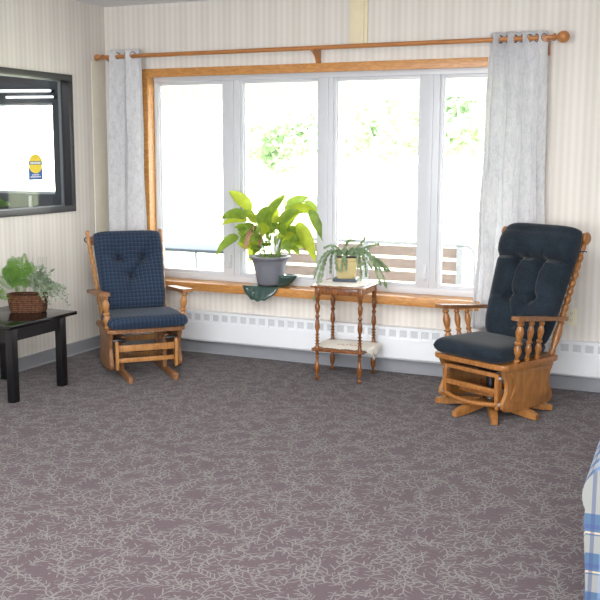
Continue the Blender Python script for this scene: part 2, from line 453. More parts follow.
# neighbouring room seen through the black framed window
bm = bm_new(); wall_with_hole(bm, 0, -3.2, -.10, H, -2.2, -.522, 1.18, 1.912, 0, .16)
struct(obj('wall_next_room_far', bm, M['darkwall'], smooth=False), 'charcoal wall of the neighbouring room', 'wall')
bm = bm_new(); box(bm, -3.4, -3.2, -4.2, .16, 0, H); struct(obj('wall_next_room_left', bm, M['darkwall'], smooth=False), 'dark side wall of the neighbouring room', 'wall')
bm = bm_new(); box(bm, -3.2, -.10, -4.2, -4.0, 0, H); struct(obj('wall_next_room_near', bm, M['darkwall'], smooth=False), 'dark near wall of the neighbouring room', 'wall')

# baseboards
bm = bm_new(); prism(bm, [(0.0, 0.0), (.022, 0), (.012, .012), (.008, .09), (0, .094)], 1, -8.5, 0.0); 
struct(obj('baseboard_left', bm, M['base'], smooth=False), 'grey vinyl baseboard along the left wall', 'baseboard')
bm = bm_new(); prism(bm, [(0.0, 0.0), (-.022, 0), (-.012, .012), (-.008, .094), (0, .094)], 0, 0.012, XR)
struct(obj('baseboard_far', bm, M['base'], smooth=False), 'grey vinyl baseboard below the wall heater', 'baseboard')

# cream seam trims
bm = bm_new(); box(bm, 2.026, 2.106, -.012, 0, 2.25, H, bev=.003); box(bm, 2.106, 2.134, -.02, 0, 2.25, H, bev=.004); box(bm, 2.134, 2.158, -.012, 0, 2.25, H, bev=.003)
struct(obj('trim_1', bm, M['cream']), 'cream ribbed trim strip above the window', 'trim')

# ------------------------------------------------------------------ picture window
w1 = bpy.data.objects.new('window_1', None); C.objects.link(w1); w1.location = (0, 0, 0)
struct(w1, 'wide four pane white window with golden oak casing', 'window')
bm = bm_new(); box(bm, .345, 3.345, -.022, .0, 2.083, 2.145, bev=.003); obj('head_casing', bm, M['winwood'], w1)
for x0, x1 in ((.345, .392), (3.298, 3.345)):
    bm = bm_new(); box(bm, x0, x1, -.02, .09 if False else 0, .55, 2.083, bev=.003)
    obj('side_casing', bm, M['winwood'], w1)
bm = bm_new()
box(bm, WX0, WX0+.007, 0, .07, .55, 2.09); box(bm, WX1-.007, WX1, 0, .07, .55, 2.09); obj('jamb_liner', bm, M['winwood'], w1)
bm = bm_new(); box(bm, .30, 3.39, -.10, .0, .49, .552, bev=.004); box(bm, WX0, WX1, 0.0, .09, .522, .552); obj('sill_board', bm, M['winwood'], w1)
fy0, fy1 = .07, .14
bm = bm_new(); 
box(bm, WX0, WX1, fy0, fy1, .552, .60, bev=.004); box(bm, WX0, WX1, fy0, fy1, 2.05, 2.10, bev=.004)
box(bm, WX0+.007, .415, fy0, fy1, .6, 2.05, bev=.003); box(bm, 3.26, WX1-.007, fy0, fy1, .6, 2.05, bev=.003)
obj('window_frame', bm, M['vinyl'], w1)
panes = [(.425, .979), (1.152, 1.752), (1.898, 2.508), (2.676, 3.235)]
for (a, b) in zip(panes, panes[1:]):
    bm = bm_new(); c0, c1 = a[1]+.02, b[0]-.02
    box(bm, c0, c1, fy0-.004, fy1, .6, 2.05, bev=.004); box(bm, (c0+c1)/2-.02, (c0+c1)/2+.02, fy0-.014, fy0, .6, 2.05, bev=.003)
    obj('mullion', bm, M['vinyl'], w1)
for i, (a, b) in enumerate(panes):
    s = bm_new(); z0, z1 = .624, 2.025
    box(s, a-.02, a, fy0+.012, fy1, .60, 2.05, bev=.003); box(s, b, b+.02, fy0+.012, fy1, .60, 2.05, bev=.003)
    box(s, a, b, fy0+.012, fy1, .60, z0, bev=.003); box(s, a, b, fy0+.012, fy1, z1, 2.05, bev=.003)
    box(s, a, a+.008, .10, .125, z0, z1); box(s, b-.008, b, .10, .125, z0, z1)
    so = obj('sash', s, M['vinyl'], w1)
    g = bm_new(); box(g, a, b, .118, .122, z0, z1); obj('glass_pane', g, M['glass'], so, smooth=False)
for x in (1.055, 2.585):
    bm = bm_new(); box(bm, x-.012, x+.012, fy0-.035, fy0-.012, .66, .76, bev=.005); box(bm, x-.007, x+.007, fy0-.05, fy0-.03, .66, .71, bev=.004)
    obj('sash_lock', bm, M['vinyl'], w1)

# ------------------------------------------------------------------ black framed interior window
w2 = bpy.data.objects.new('window_2', None); C.objects.link(w2); struct(w2, 'black framed interior window in the left wall', 'window')
def ringbox(bm, y0, y1, z0, z1, t, x0, x1, bev=.003):
    box(bm, x0, x1, y0, y1, z0, z0+t, bev=bev); box(bm, x0, x1, y0, y1, z1-t, z1, bev=bev)
    box(bm, x0, x1, y0, y0+t, z0+t, z1-t, bev=bev); box(bm, x0, x1, y1-t, y1, z0+t, z1-t, bev=bev)
bm = bm_new(); ringbox(bm, -2.165, -.441, 1.086, 2.082, .045, 0, .018); obj('casing', bm, M['windowblack'], w2)
bm = bm_new(); ringbox(bm, -2.15, -.455, 1.10, 2.068, .02, -.10, 0); obj('jamb', bm, M['windowblack'], w2)
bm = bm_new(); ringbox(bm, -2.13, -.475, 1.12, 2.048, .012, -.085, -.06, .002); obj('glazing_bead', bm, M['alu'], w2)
bm = bm_new(); box(bm, -.074, -.070, -2.12, -.485, 1.13, 2.04); obj('glass_pane', bm, M['intglass'], w2, smooth=False)
# sticker on that glass
st = thing('door_sticker', 'yellow and blue notice sticker on the glass of the black framed window', 'sticker', (-.0685, -.785, 1.325))
def disc_poly(bm, pts, x0, x1): prism(bm, pts, 0, x0, x1)
W_ = .076
bm = bm_new(); disc_poly(bm, [(-W_, 0), (W_, 0), (W_, .085), (-W_, .085)], 0, .0012); obj('blue_panel', bm, M['sb'], st, smooth=False)
bm = bm_new(); disc_poly(bm, [(W_*math.cos(a), .115+W_*.9*math.sin(a)) for a in [2*PI*k/32 for k in range(32)]], .0013, .0022); yc = obj('yellow_disc', bm, M['sy'], st, smooth=False)
bm = bm_new(); disc_poly(bm, [(-W_*.97, .108), (W_*.97, .108), (W_*.97, .133), (-W_*.97, .133)], .0023, .003); obj('grey_band', bm, M['sn'], st, smooth=False)
bm = bm_new()
for k in range(7): disc_poly(bm, [(-.055+.016*k, .114), (-.045+.016*k, .114), (-.045+.016*k, .127), (-.055+.016*k, .127)], .0031, .0036)
obj('band_lettering', bm, M['sw'], st, smooth=False); bm = bm_new()
for z, n in ((.018, 7), (.032, 5)):
    for k in range(n): disc_poly(bm, [(-.008*n+.016*k, z), (-.008*n+.011+.016*k, z), (-.008*n+.011+.016*k, z+.008), (-.008*n+.016*k, z+.008)], .0013, .0024)
obj('lettering', bm, M['sw'], st, smooth=False)

# neighbouring room window and fittings
w3 = bpy.data.objects.new('window_3', None); C.objects.link(w3); struct(w3, 'bright window of the neighbouring room', 'window')
bm = bm_new()
box(bm, -2.2, -.522, .05, .1, 1.18, 1.2); box(bm, -2.2, -.522, .05, .1, 1.895, 1.912); box(bm, -.535, -.522, .05, .1, 1.2, 1.895); box(bm, -2.2, -2.18, .05, .1, 1.2, 1.895)
box(bm, -1.3, -1.28, .05, .1, 1.2, 1.895)
obj('window_frame', bm, M['vinyl'], w3)
bm = bm_new(); box(bm, -2.18, -.535, .07, .074, 1.2, 1.895); obj('glass_pane', bm, M['glass'], w3, smooth=False)
def hcyl(name, p0, p1, r_, m, label, cat, group=None):
    bm = bm_new(); lathe(bm, p0, p1, [(0, r_*.6), (.01, r_), (.99, r_), (1, r_*.6)], 12); return tag(obj(name, bm, m), label, cat, group)
def tube_light(p0, p1, r_, label):
    t = thing('fluorescent_tube', label, 'light', p0); p1 = Vector(p1)-Vector(p0)
    bm = bm_new(); lathe(bm, (0, 0, 0), p1, [(0, r_*.6), (.01, r_), (.99, r_), (1, r_*.6)], 12); obj('glass_tube', bm, M['tube'], t)
    for q in (.06, .94):
        c = p1*q; bm = bm_new(); box(bm, c.x-.012, c.x+.012, r_*.6, -p0[1], c.z-.012, c.z+.012); obj('bracket', bm, M['windowblack'], t)
tube_light((-1.9, -.14, 2.02), (-.42, -.14, 1.995), .011, 'long upper fluorescent tube seen through the black framed window')
tube_light((-.90, -.10, 1.955), (-.43, -.10, 1.95), .009, 'short lower fluorescent tube seen through the black framed window')
hcyl('wall_pipe', (-.735, -.05, 0), (-.735, -.05, 1.17), .016, M['vinyl'], 'thin white vertical pipe under the far window of the neighbouring room', 'pipe')
bm = bm_new(); box(bm, -1.25, -.95, -.30, -.02, 0, 1.02, bev=.01)
tag(obj('low_cabinet', bm, M['black']), 'black low cabinet under a window in the neighbouring room', 'cabinet')

bm = bm_new(); box(bm, 0, .008, -.19, -.05, .096, 2.205, bev=.003)  # added strip, stands in for light slipping behind the left curtain
struct(obj('light_streak', bm, M['creamstreak']), 'pale vertical strip imitating window light on the left wall by the corner', 'trim')
tp = thing('leafy_windowsill_plant', 'dark leafy plant on the black cabinet in the neighbouring room', 'plant', (-1.08, -.13, 1.02))
bm = pot_bm([(.001, 0), (.05, 0), (.06, .045), (.06, .05), (.001, .048)], 20); obj('pot', bm, M['windowblack'], tp)
bm = bm_new()
for k in range(40):
    a = rnd.uniform(0, 2*PI); L = rnd.uniform(.2, 1)
    B = Vector((.02*math.cos(a), .02*math.sin(a), .05)); T = Vector((.22*L*math.cos(a), .09*L*math.sin(a), .13-.06*L+rnd.uniform(-.02, .03)))
    leaf(bm, B+(T-B)*.45, T, .05, (0, 0, .02), (.6, -1, .7), 6); tube(bm, [B, B+(T-B)*.46], .002, 4)
obj('foliage', bm, M['fern'], tp)
# ------------------------------------------------------------------ heater
ht = thing('baseboard_heater', 'long white baseboard heater along the wall under the window', 'heater', (0, 0, 0))
bm = bm_new()
prism(bm, [(-.001, .098), (-.055, .098), (-.068, .112), (-.068, .245), (-.060, .245), (-.060, .262), (-.001, .262)], 0, .22, 7.1)
box(bm, .22, 7.1, -.068, -.001, .310, .330, bev=.003)
pitch_ = .0782; x = .26
while x < 7.05:
    box(bm, x+.052, x+pitch_, -.068, -.052, .246, .311); x += pitch_
box(bm, .22, .262, -.068, -.002, .262, .31); box(bm, .22, 7.1, -.02, -.002, .262, .31)
obj('heater_body', bm, M['heater'], ht, smooth=False)
bm = bm_new(); box(bm, .262, 7.08, -.06, -.05, .262, .31); obj('heater_grille', bm, M['grille'], ht, smooth=False)

# outlet
o_ = thing('wall_outlet', 'ivory double wall outlet behind the right rocker', 'outlet', (3.596, 0, .48))
bm = bm_new(); box(bm, -.036, .036, -.006, 0, -.056, .056, bev=.002); obj('face_plate', bm, M['outlet'], o_)
for z in (-.022, .022):
    bm = bm_new(); lathe(bm, (0, -.006, z), (0, -.009, z), [(0, .015), (1, .014)], 18); s_ = obj('socket', bm, M['outlet'], o_)
    bm = bm_new(); box(bm, -.007, -.004, -.0100, -.009, z-.001, z+.007); box(bm, .004, .007, -.0100, -.009, z-.001, z+.007); box(bm, -.002, .002, -.0100, -.009, z-.009, z-.005)
    obj('socket_slot', bm, M['slot'], s_, smooth=False)

# ------------------------------------------------------------------ curtain rod and curtains
RZ, RY = 2.242, -.12
rod = thing('curtain_rod', 'oak curtain rod with ball ends above the window', 'curtain rod', (0, 0, 0))
bm = bm_new(); lathe(bm, (.075, RY, RZ-.008), (3.42, RY, RZ), [(0, .015), (1, .015)], 14); obj('pole', bm, M['rodwood'], rod)
for s, x in ((-1, .075), (1, 3.42)):
    bm = bm_new()
    lathe(bm, (x, RY, RZ-(.008 if s < 0 else 0)), (x+s*.105, RY, RZ-(.008 if s < 0 else 0)), [(0, .015), (.05, .022), (.15, .024), (.22, .014), (.3, .012), (.33, .020), (.38, .027), (.46, .033), (.58, .0365), (.70, .0365), (.82, .032), (.91, .024), (.97, .014), (1, .004)] if s > 0 else [(0, .015), (.05, .02), (.15, .02), (.22, .013), (.3, .011), (.38, .015), (.5, .023), (.62, .0255), (.74, .022), (.82, .012), (.86, .004)], 18)
    obj('finial', bm, M['rodwood'], rod)
for x in (.098, 1.80, 3.375):
    bm = bm_new()
    prism(bm, [(-.0, RZ-.10), (0, RZ+.012), (-.02, RZ+.012), (-.10, RZ-.006), (-.14, RZ-.004), (-.14, RZ-.022), (-.09, RZ-.03), (-.05, RZ-.055), (-.03, RZ-.10)], 0, x-.014, x+.014, .003)
    obj('bracket', bm, M['rodwood'], rod)

def curtain(name, label, xt0, xt1, xb0, xb1, zb, folds, phase, seed, amp=.042):
    t = thing(name, label, 'curtain', ((xt0+xt1)/2, RY, zb), 0, None); ox = (xt0+xt1)/2
    bm = bm_new(); nx, nz = folds*26, 60; zt = RZ+.042
    rg = random.Random(seed); ph = [rg.uniform(-.5, .5) for _ in range(folds*2+3)]
    rows = []
    for j in range(nz+1):
        v = j/nz; z = zt+(zb-zt)*v; row = []
        for i in range(nx+1):
            uu = i/nx; fu = uu*folds*2*PI+phase
            k = min(1, v*1.3)
            x0 = xt0+(xb0-xt0)*(v**.8); x1 = xt1+(xb1-xt1)*(v**.8)
            a = amp*(1+.25*math.sin(3*v+uu*5)+.2*k*math.sin(uu*9+seed))
            s = math.sin(fu+k*.5*math.sin(2.2*v*PI/2+uu*4+seed)); y = a*(abs(s)**.8)*(1 if s > 0 else -1)
            x = x0+(x1-x0)*uu + .010*math.sin(2*fu)*(1)+.006*k*math.sin(z*9+uu*11)
            y += .006*k*math.sin(uu*23+z*4+seed)
            row.append(bm.verts.new((x-ox, y, z-zb)))
        rows.append(row)
    for a, b in zip(rows, rows[1:]):
        for i in range(nx): bm.faces.new((a[i], a[i+1], b[i+1], b[i]))
    obj('curtain_panel', bm, M['curtain'], t, solid=.0025)
    n = 0
    for k in range(-2, folds*2+2):
        uu = (k*PI-phase)/(folds*2*PI)
        if .02 < uu < .98:
            x = xt0+(xt1-xt0)*uu-ox
            bm = bm_new(); c = Vector((x, 0, RZ-zb))
            sgn = 1 if k % 2 == 0 else -1
            d = Vector(((xt1-xt0)/(folds*2*PI)+.02, sgn*amp, 0)).normalized(); nrm = Vector((-d.y, d.x, 0)); 
            m = frame_to(nrm)
            R, q = .0225, .0045; rings = []
            for a in range(20):
                th = 2*PI*a/20; ring = []
                for b in range(6):
                    p = 2*PI*b/6; ring.append(bm.verts.new(c+(m @ Vector(((R+q*math.cos(p))*math.cos(th), (R+q*math.cos(p))*math.sin(th), q*.8*math.sin(p))))))
                rings.append(ring)
            for a in range(20):
                for b in range(6): bm.faces.new((rings[a][b], rings[(a+1) % 20][b], rings[(a+1) % 20][(b+1) % 6], rings[a][(b+1) % 6]))
            obj('grommet', bm, M['grommet'], t)
    return t
curtain('window_curtain', 'narrow grey white crushed curtain hanging left of the window', .128, .405, .068, .44, .37, 2, 3.3, 3, .044)
curtain('window_curtain', 'wide grey white crushed curtain hanging right of the window', 3.012, 3.378, 2.965, 3.412, .37, 4, .6, 8, .044)

# ------------------------------------------------------------------ glider chairs
def turned(n=3, r=.014):
    """bead-and-vase profile"""
    base = [(0, .8), (.04, .8), (.05, 1.15), (.08, 1.15), (.10, .75), (.16, .9), (.26, 1.35), (.36, 1.05), (.42, .7), (.45, 1.2), (.48, 1.2), (.51, .7), (.60, 1.0), (.72, 1.3), (.82, 1.0), (.88, .7), (.91, 1.1), (.95, 1.1), (.96, .8), (1, .8)]
    return [(t, q*r) for t, q in base]
def ringed(k, r, depth=.16):
    p = [(0, r)]
    for i in range(k):
        a = (i+.5)/k; p += [(a-.022, r*1.03), (a-.008, r*(1-depth)), (a+.008, r*(1-depth)), (a+.022, r*1.03)]
        p += [(min(.995, a+.25/k), r*1.08)] if i < k-1 else []
    return p+[(.975, r), (.99, r*.8), (1, r*.3)]

def side_panel(bm, x, t, D=.215, z0=.055, z1=.31, s=1):
    pts = []
    # front contour (y=-D) curvy, bottom rounded, back contour
    ys = lambda z, sg: sg*(D*.92+.024*math.cos((z-z0)/(z1-z0)*2*PI-.4)-.012)
    for k in range(15):
        z = z1-(z1-z0-.04)*k/14; pts.append((ys(z, -1), z))
    for k in range(1, 6):
        a = PI+PI/2*k/5; pts.append((ys(z0+.04, -1)+.04+.04*math.cos(a), z0+.04+.04*math.sin(a)))
    for k in range(7):
        q = -1+2*k/6
        if abs(q) < .9: pts.append((q*(D-.06), z0-.006*(1-q*q)+.006*0))
    for k in range(0, 5):
        a = -PI/2+PI/2*k/5; pts.append((ys(z0+.04, 1)-.04+.04*math.cos(a), z0+.04+.04*math.sin(a)))
    for k in range(15):
        z = z0+.04+(z1-z0-.04)*k/14; pts.append((ys(z, 1), z))
    prism(bm, pts, 0, x-t/2, x+t/2, .005)

def plank_outline(w, yf, yb, r=.04, n=6, wf=None):
    wf = wf or w; P = []
    for cx, cy, a0 in ((wf-r, yf+r, -PI/2), (w-r, yb-r, 0), (-w+r, yb-r, PI/2), (-wf+r, yf+r, PI)):
        for k in range(n+1):
            a = a0+PI/2*k/n; P.append((cx+r*math.cos(a), cy+r*math.sin(a)))
    return P

def armrest_bm(x, yf, yb, z, wid, s, t=.022, tilt=0):
    bm = bm_new(); n = 14; L = []; R = []
    for k in range(n+1):
        q = k/n; y = yf+(yb-yf)*q
        w = wid*(.5-.13*math.sin(q*PI*.9+.5)*q-.12*q) ; cx = x - s*.02*math.sin(q*PI)*0
        if k == 0: w *= .75
        L.append((cx-w, y, z+tilt*q)); R.append((cx+w, y, z+tilt*q))
    vs = [[bm.verts.new(p) for p in (l, r_, (r_[0], r_[1], r_[2]-t), (l[0], l[1], l[2]-t))] for l, r_ in zip(L, R)]
    for a, b in zip(vs, vs[1:]):
        for k in range(4): bm.faces.new((a[k], a[(k+1) % 4], b[(k+1) % 4], b[k]))
    bm.faces.new(vs[0]); bm.faces.new(vs[-1][::-1])
    es = [e for e in bm.edges if len(e.link_faces) == 2 and e.calc_face_angle(0) > .8]
    bmesh.ops.bevel(bm, geom=es, offset=.006, segments=2, affect='EDGES')
    return bm

def bar(p0, p1, w, h, bev=.004):
    """board between two points; w sideways, h tall"""
    bm = bm_new(); p0, p1 = Vector(p0), Vector(p1); d = p1-p0; L = d.length
    z = d.normalized(); x = z.cross(Vector((0, 0, 1)))
    if x.length < .01: x = Vector((1, 0, 0))
    x.normalize(); y = z.cross(x)
    m = Matrix((x, y, z)).transposed().to_4x4(); m.translation = p0
    box(bm, -w/2, w/2, -h/2, h/2, 0, L, m, bev); return bm

# ---- left glider: navy plaid, sled base
g1 = thing('glider_rocker', 'wooden glider with navy plaid tufted cushions in the left corner', 'chair', (.775, -.765, 0), 46.5, None)
WD = M['walnut']
bm = bm_new(); prism(bm, plank_outline(.27, -.225, .22, .03), 2, .318, .345, .006); obj('seat_platform', bm, WD, g1)
for s in (-1, 1):
    bm = bm_new(); side_panel(bm, s*.238, .024, .205, .06, .318); obj('side_panel', bm, WD, g1)
    b0, b1 = Vector((s*.222, .17, .345)), Vector((s*.268-.004, .43, .965))
    bm = bm_new(); lathe(bm, b0, b1, ringed(9, .0165), 14); obj('back_post', bm, M['spindle_light'], g1)
    obj('armrest', armrest_bm(s*.285, -.235, .225, .602, .09, s, .024, -.035), WD, g1)
    bm = bm_new(); lathe(bm, (s*.255, -.17, .345), (s*.275, -.185, .577), turned(r=.0205), 16); obj('arm_spindle', bm, M['spindle_light'], g1)
    # sled runner and upright
    obj('sled_runner', bar((s*.155+.01, .24, .022), (s*.155+.01, -.35, .022), .03, .042), WD, g1)
    bm = bm_new(); box(bm, s*.15-.014, s*.15+.014, -.10, -.055, .04, .27, bev=.004); box(bm, s*.15-.014, s*.15+.014, .10, .145, .04, .27, bev=.004)
    box(bm, s*.15-.014, s*.15+.014, -.16, .18, .255, .285, bev=.004)
    obj('base_upright', bm, WD, g1)
    bm = bm_new()
    prism(bm, [(-.215, .07), (-.195, .06), (-.18, .09), (-.185, .15), (-.178, .20), (-.19, .262), (-.215, .262), (-.222, .18)], 0, s*.205-.011, s*.205+.011, .003)
    obj('swing_arm', bm, M['spindle_light'], g1)
    for yy in (-.17, .14):
        bm = bm_new(); lathe(bm, (s*.225, yy, .262), (s*.14, yy, .262), [(0, .012), (.2, .017), (.8, .017), (1, .012)], 12); obj('pivot_bolt', bm, M['metal'], g1)
for yy, z, hh in ((-.165, .205, .045), (-.175, .125, .03), (.12, .22, .04), (.12, .10, .03)):
    obj('stretcher', bar((-.20, yy, z), (.20, yy, z), .022, hh), M['spindle_light'], g1)
bm = bm_new(); box(bm, -.245, .245, .395, .412, .86, .93, bev=.006); obj('crest_rail', bm, WD, g1)
for k in range(5):
    bm = bm_new(); lathe(bm, (-.14+.07*k, .185, .345), (-.145+.0725*k, .398, .87), [(0, .009), (.5, .012), (1, .009)], 8); obj('back_spindle', bm, M['spindle_light'], g1)
def slope(origin, ang, ox=0):
    """cushion frame: x right, y up along the back, z towards the front"""
    yv = Vector((0, math.sin(ang), math.cos(ang))); zv = Vector((0, -math.cos(ang), math.sin(ang)))
    m = Matrix((Vector((1, 0, 0)), yv, zv)).transposed().to_4x4(); m.translation = Vector(origin); return m
SEATM = lambda z, yf: Matrix.Translation((0, yf, z))
bm = bm_new(); cushion(bm, .285, .262, .45, .052, SEATM(.385, -.27)@Matrix.Translation((.012,0,0)), 30, .07, ex=8, flat_back=.85)
obj('seat_cushion', bm, M['plaid'], g1)
bm = bm_new()
bt = [(-.075, .385), (.10, .385), (.0, .25)]
cushion(bm, .222, .250, .585, .075, slope((-.004, .12, .42), .40), 56, .045, ex=9,
        dents=[(x, y, .030, .022) for x, y in bt]+[(x, y, .046, .075) for x, y in bt],
        creases=[(-.075, .385, -.21, .41, .012, .02), (.10, .385, .21, .42, .012, .02), (-.075, .385, .0, .25, .008, .02), (.10, .385, .0, .25, .026, .014), (.10, .385, .15, .5, .014, .016), (-.075, .385, .10, .385, .014, .02), (-.075, .385, -.10, .50, .010, .02), (.0, .25, -.04, .14, .01, .02)])
bc = obj('back_cushion', bm, M['plaid'], g1)
ms = slope((-.004, .12, .42), .40)
for x, y in bt:
    bm = bm_new(); c = ms @ Vector((x, y, .012)); d = ms.to_3x3() @ Vector((0, 0, 1))
    lathe(bm, c, c+d*.012, [(0, .008), (.5, .008), (.85, .006), (1, .002)], 12); obj('button', bm, M['button'], bc)
bm = bm_new(); P = []
for k in range(17):
    a = 2*PI*k/16; P.append((-.268+.028*math.cos(a), .405+.012*math.sin(a), .90+.02*math.sin(a)))
tube(bm, P, .0045, 6); tube(bm, [(-.24, .40, .905), (-.23, .37, .91), (-.22, .35, .91)], .0045, 6); obj('cushion_tie', bm, M['button'], g1)

# ---- right glider: navy velour, star base
g2 = thing('glider_rocker', 'honey oak swivel glider with plain dark navy pillow cushions near the right curtain', 'chair', (3.252, -.735, 0), -26, None)
WD = M['honey']
bm = bm_new(); prism(bm, plank_outline(.275, -.225, .30, .04), 2, .312, .342, .008); obj('seat_platform', bm, WD, g2)
for s in (-1, 1):
    bm = bm_new(); side_panel(bm, s*.235, .026, .245, .06, .312); bmesh.ops.translate(bm, verts=bm.verts, vec=(0, .04, 0)); sp = obj('side_panel', bm, M['honey_panel'], g2)
    bm = bm_new(); side_panel(bm, s*.250, .012, .185, .10, .285); bmesh.ops.translate(bm, verts=bm.verts, vec=(0, .04, 0)); obj('raised_panel', bm, M['honey_panel'], sp)
    b0, b1 = Vector((s*.235, .262, .342)), Vector((s*.285, .47, 1.0))
    pr = [(0, .015), (.03, .021), (.06, .014), (.12, .022), (.2, .025), (.27, .016), (.29, .022), (.31, .015), (.36, .022), (.38, .015)]
    for k in range(7):
        a = .42+.075*k; pr += [(a-.028, .0165), (a, .0225), (a+.028, .0165), (a+.036, .0125)]
    pr += [(.96, .019), (1, .016)]
    bm = bm_new(); lathe(bm, b0, b1, pr, 14); obj('back_post', bm, WD, g2)
    obj('armrest', armrest_bm(s*.29-.004, -.16, .30, .622, .075, s, .022, -.045), M['walnut'], g2)
    for k, yy in enumerate((-.095, .005, .10)):
        bm = bm_new(); lathe(bm, (s*.25, yy, .342), (s*.286, yy-.01, .602-.045*(yy+.17)/.46), turned(r=.019 if k == 0 else .0155), 14); obj('arm_spindle', bm, WD, g2)
    bm = bm_new(); prism(bm, [(-.19, .07), (-.17, .065), (-.15, .10), (-.155, .17), (-.165, .28), (-.195, .28), (-.20, .18)], 0, s*.195-.012, s*.195+.012, .004)
    obj('swing_arm', bm, WD, g2)
    for z in (.10, .255):
        bm = bm_new(); lathe(bm, (s*.222, -.18, z), (s*.18, -.18, z), [(0, .009), (.3, .012), (1, .010)], 10); obj('pivot_bolt', bm, M['steel'], g2)
for yy, z, hh in ((-.175, .268, .026), (-.185, .175, .03), (.13, .26, .03), (.13, .12, .03)):
    obj('stretcher', bar((-.185, yy, z), (.185, yy, z), .026, hh, .006), WD, g2)
bm = bm_new(); P = []
for k in range(13):
    q = -1+k/6; P.append((.19*q, -.185-.03*(1-q*q), .098-.012*(1-q*q)))
tube(bm, P, .014, 8); obj('bowed_stretcher', bm, WD, g2)
bm = bm_new(); box(bm, -.10, .17, -.17, .12, .285, .302, bev=.004); box(bm, -.02, .02, -.1, .12, .245, .285, bev=.004); obj('glide_mechanism', bm, M['black'], g2)
bm = bm_new(); lathe(bm, (0, .0, .03), (0, 0, .25), [(0, .05), (.15, .055), (.3, .04), (.5, .03), (1, .03)], 18); obj('base_column', bm, M['metal'], g2)
# cross rails that carry the swing arms
bm = bm_new(); box(bm, -.13, .13, -.14, -.11, .12, .15, bev=.004); box(bm, -.13, .13, .09, .12, .12, .15, bev=.004); obj('base_rail', bm, WD, g2)
th0 = math.radians(-26)
for tx, ty in ((-.02, -.30), (.245, -.26), (.33, .02), (-.315, -.135), (.245, .275), (-.16, .27)):
    d = Vector((tx, ty, 0)); L = d.length; dn = d.normalized(); sd = Vector((-dn.y, dn.x, 0))
    bm = bm_new(); n = 8; vs = []
    for k in range(n+1):
        q = k/n; c = dn*(L*q); hw = .030-.010*q; top = .078-.040*q*q-.0; bot = .05*(1-q)**1.5+.004
        if k == n: top = .034; hw = .017
        vs.append([bm.verts.new(c+sd*hw+Vector((0, 0, top))), bm.verts.new(c-sd*hw+Vector((0, 0, top))), bm.verts.new(c-sd*hw+Vector((0, 0, bot))), bm.verts.new(c+sd*hw+Vector((0, 0, bot)))])
    for a, b in zip(vs, vs[1:]):
        for k in range(4): bm.faces.new((a[k], a[(k+1) % 4], b[(k+1) % 4], b[k]))
    bm.faces.new(vs[0]); bm.faces.new(vs[-1][::-1])
    es = [e for e in bm.edges if len(e.link_faces) == 2 and e.calc_face_angle(0) > .9]
    bmesh.ops.bevel(bm, geom=es, offset=.004, segments=2, affect='EDGES')
    obj('base_leg', bm, M['honey_panel'], g2)
bm = bm_new(); lathe(bm, (-.312, .47, 1.03), (.312, .47, 1.03), [(0, .030), (.012, .038), (.02, .038), (.03, .032), (.97, .032), (.98, .038), (.988, .038), (1, .030)], 20); obj('crest_roll', bm, WD, g2)
bm = bm_new(); prism(bm, [(-.272, .90), (.272, .90), (.278, .98), (-.278, .98)], 1, .445, .465, .003); obj('crest_rail', bm, WD, g2)
for k in range(5):
    bm = bm_new(); lathe(bm, (-.15+.075*k, .265, .342), (-.156+.078*k, .45, .91), [(0, .009), (.5, .012), (1, .009)], 8); obj('back_spindle', bm, WD, g2)
bm = bm_new()
cushion(bm, .272, .238, .50, .055, SEATM(.388, -.262), 32, .07, ex=8, flat_back=.85); obj('seat_cushion', bm, M['navy'], g2)
bm = bm_new(); m2 = slope((0.04, .165, .40), .35)
tf = [(-.085, .49), (.085, .49), (-.085, .28), (.085, .28), (0, .10)]
def bl(x, y):
    b = 0
    if y > .52: b += .030*math.sin(min(1, (y-.52)/.16)*PI)**.6
    else: b += .016*abs(math.cos((x)*PI/.17))*min(1, (.52-y)/.03)
    return b
cushion(bm, .228, .288, .745, .085, m2, 64, .07, ex=7, bulges=bl,
        dents=[(x, y, .045, .03) for x, y in tf],
        creases=[(-.26, .515, .26, .515, .030, .014), (-.085, .51, -.085, .28, .022, .014), (.085, .51, .085, .28, .022, .014), (-.085, .28, 0, .10, .016, .016), (.085, .28, 0, .10, .016, .016), (-.085, .28, -.21, .26, .014, .014), (.085, .28, .21, .26, .014, .014), (-.085, .28, .085, .28, .012, .014), (-.085, .49, -.12, .56, .012, .014), (.085, .49, .10, .56, .012, .014), (0, .515, 0, .56, .010, .014)])
obj('back_cushion', bm, M['navy'], g2)
bm = bm_new(); tube(bm, [(.26, .41, .95), (.285, .43, .955), (.31, .45, .955), (.30, .475, .95)], .004, 6); obj('cushion_tie', bm, M['button'], g2)

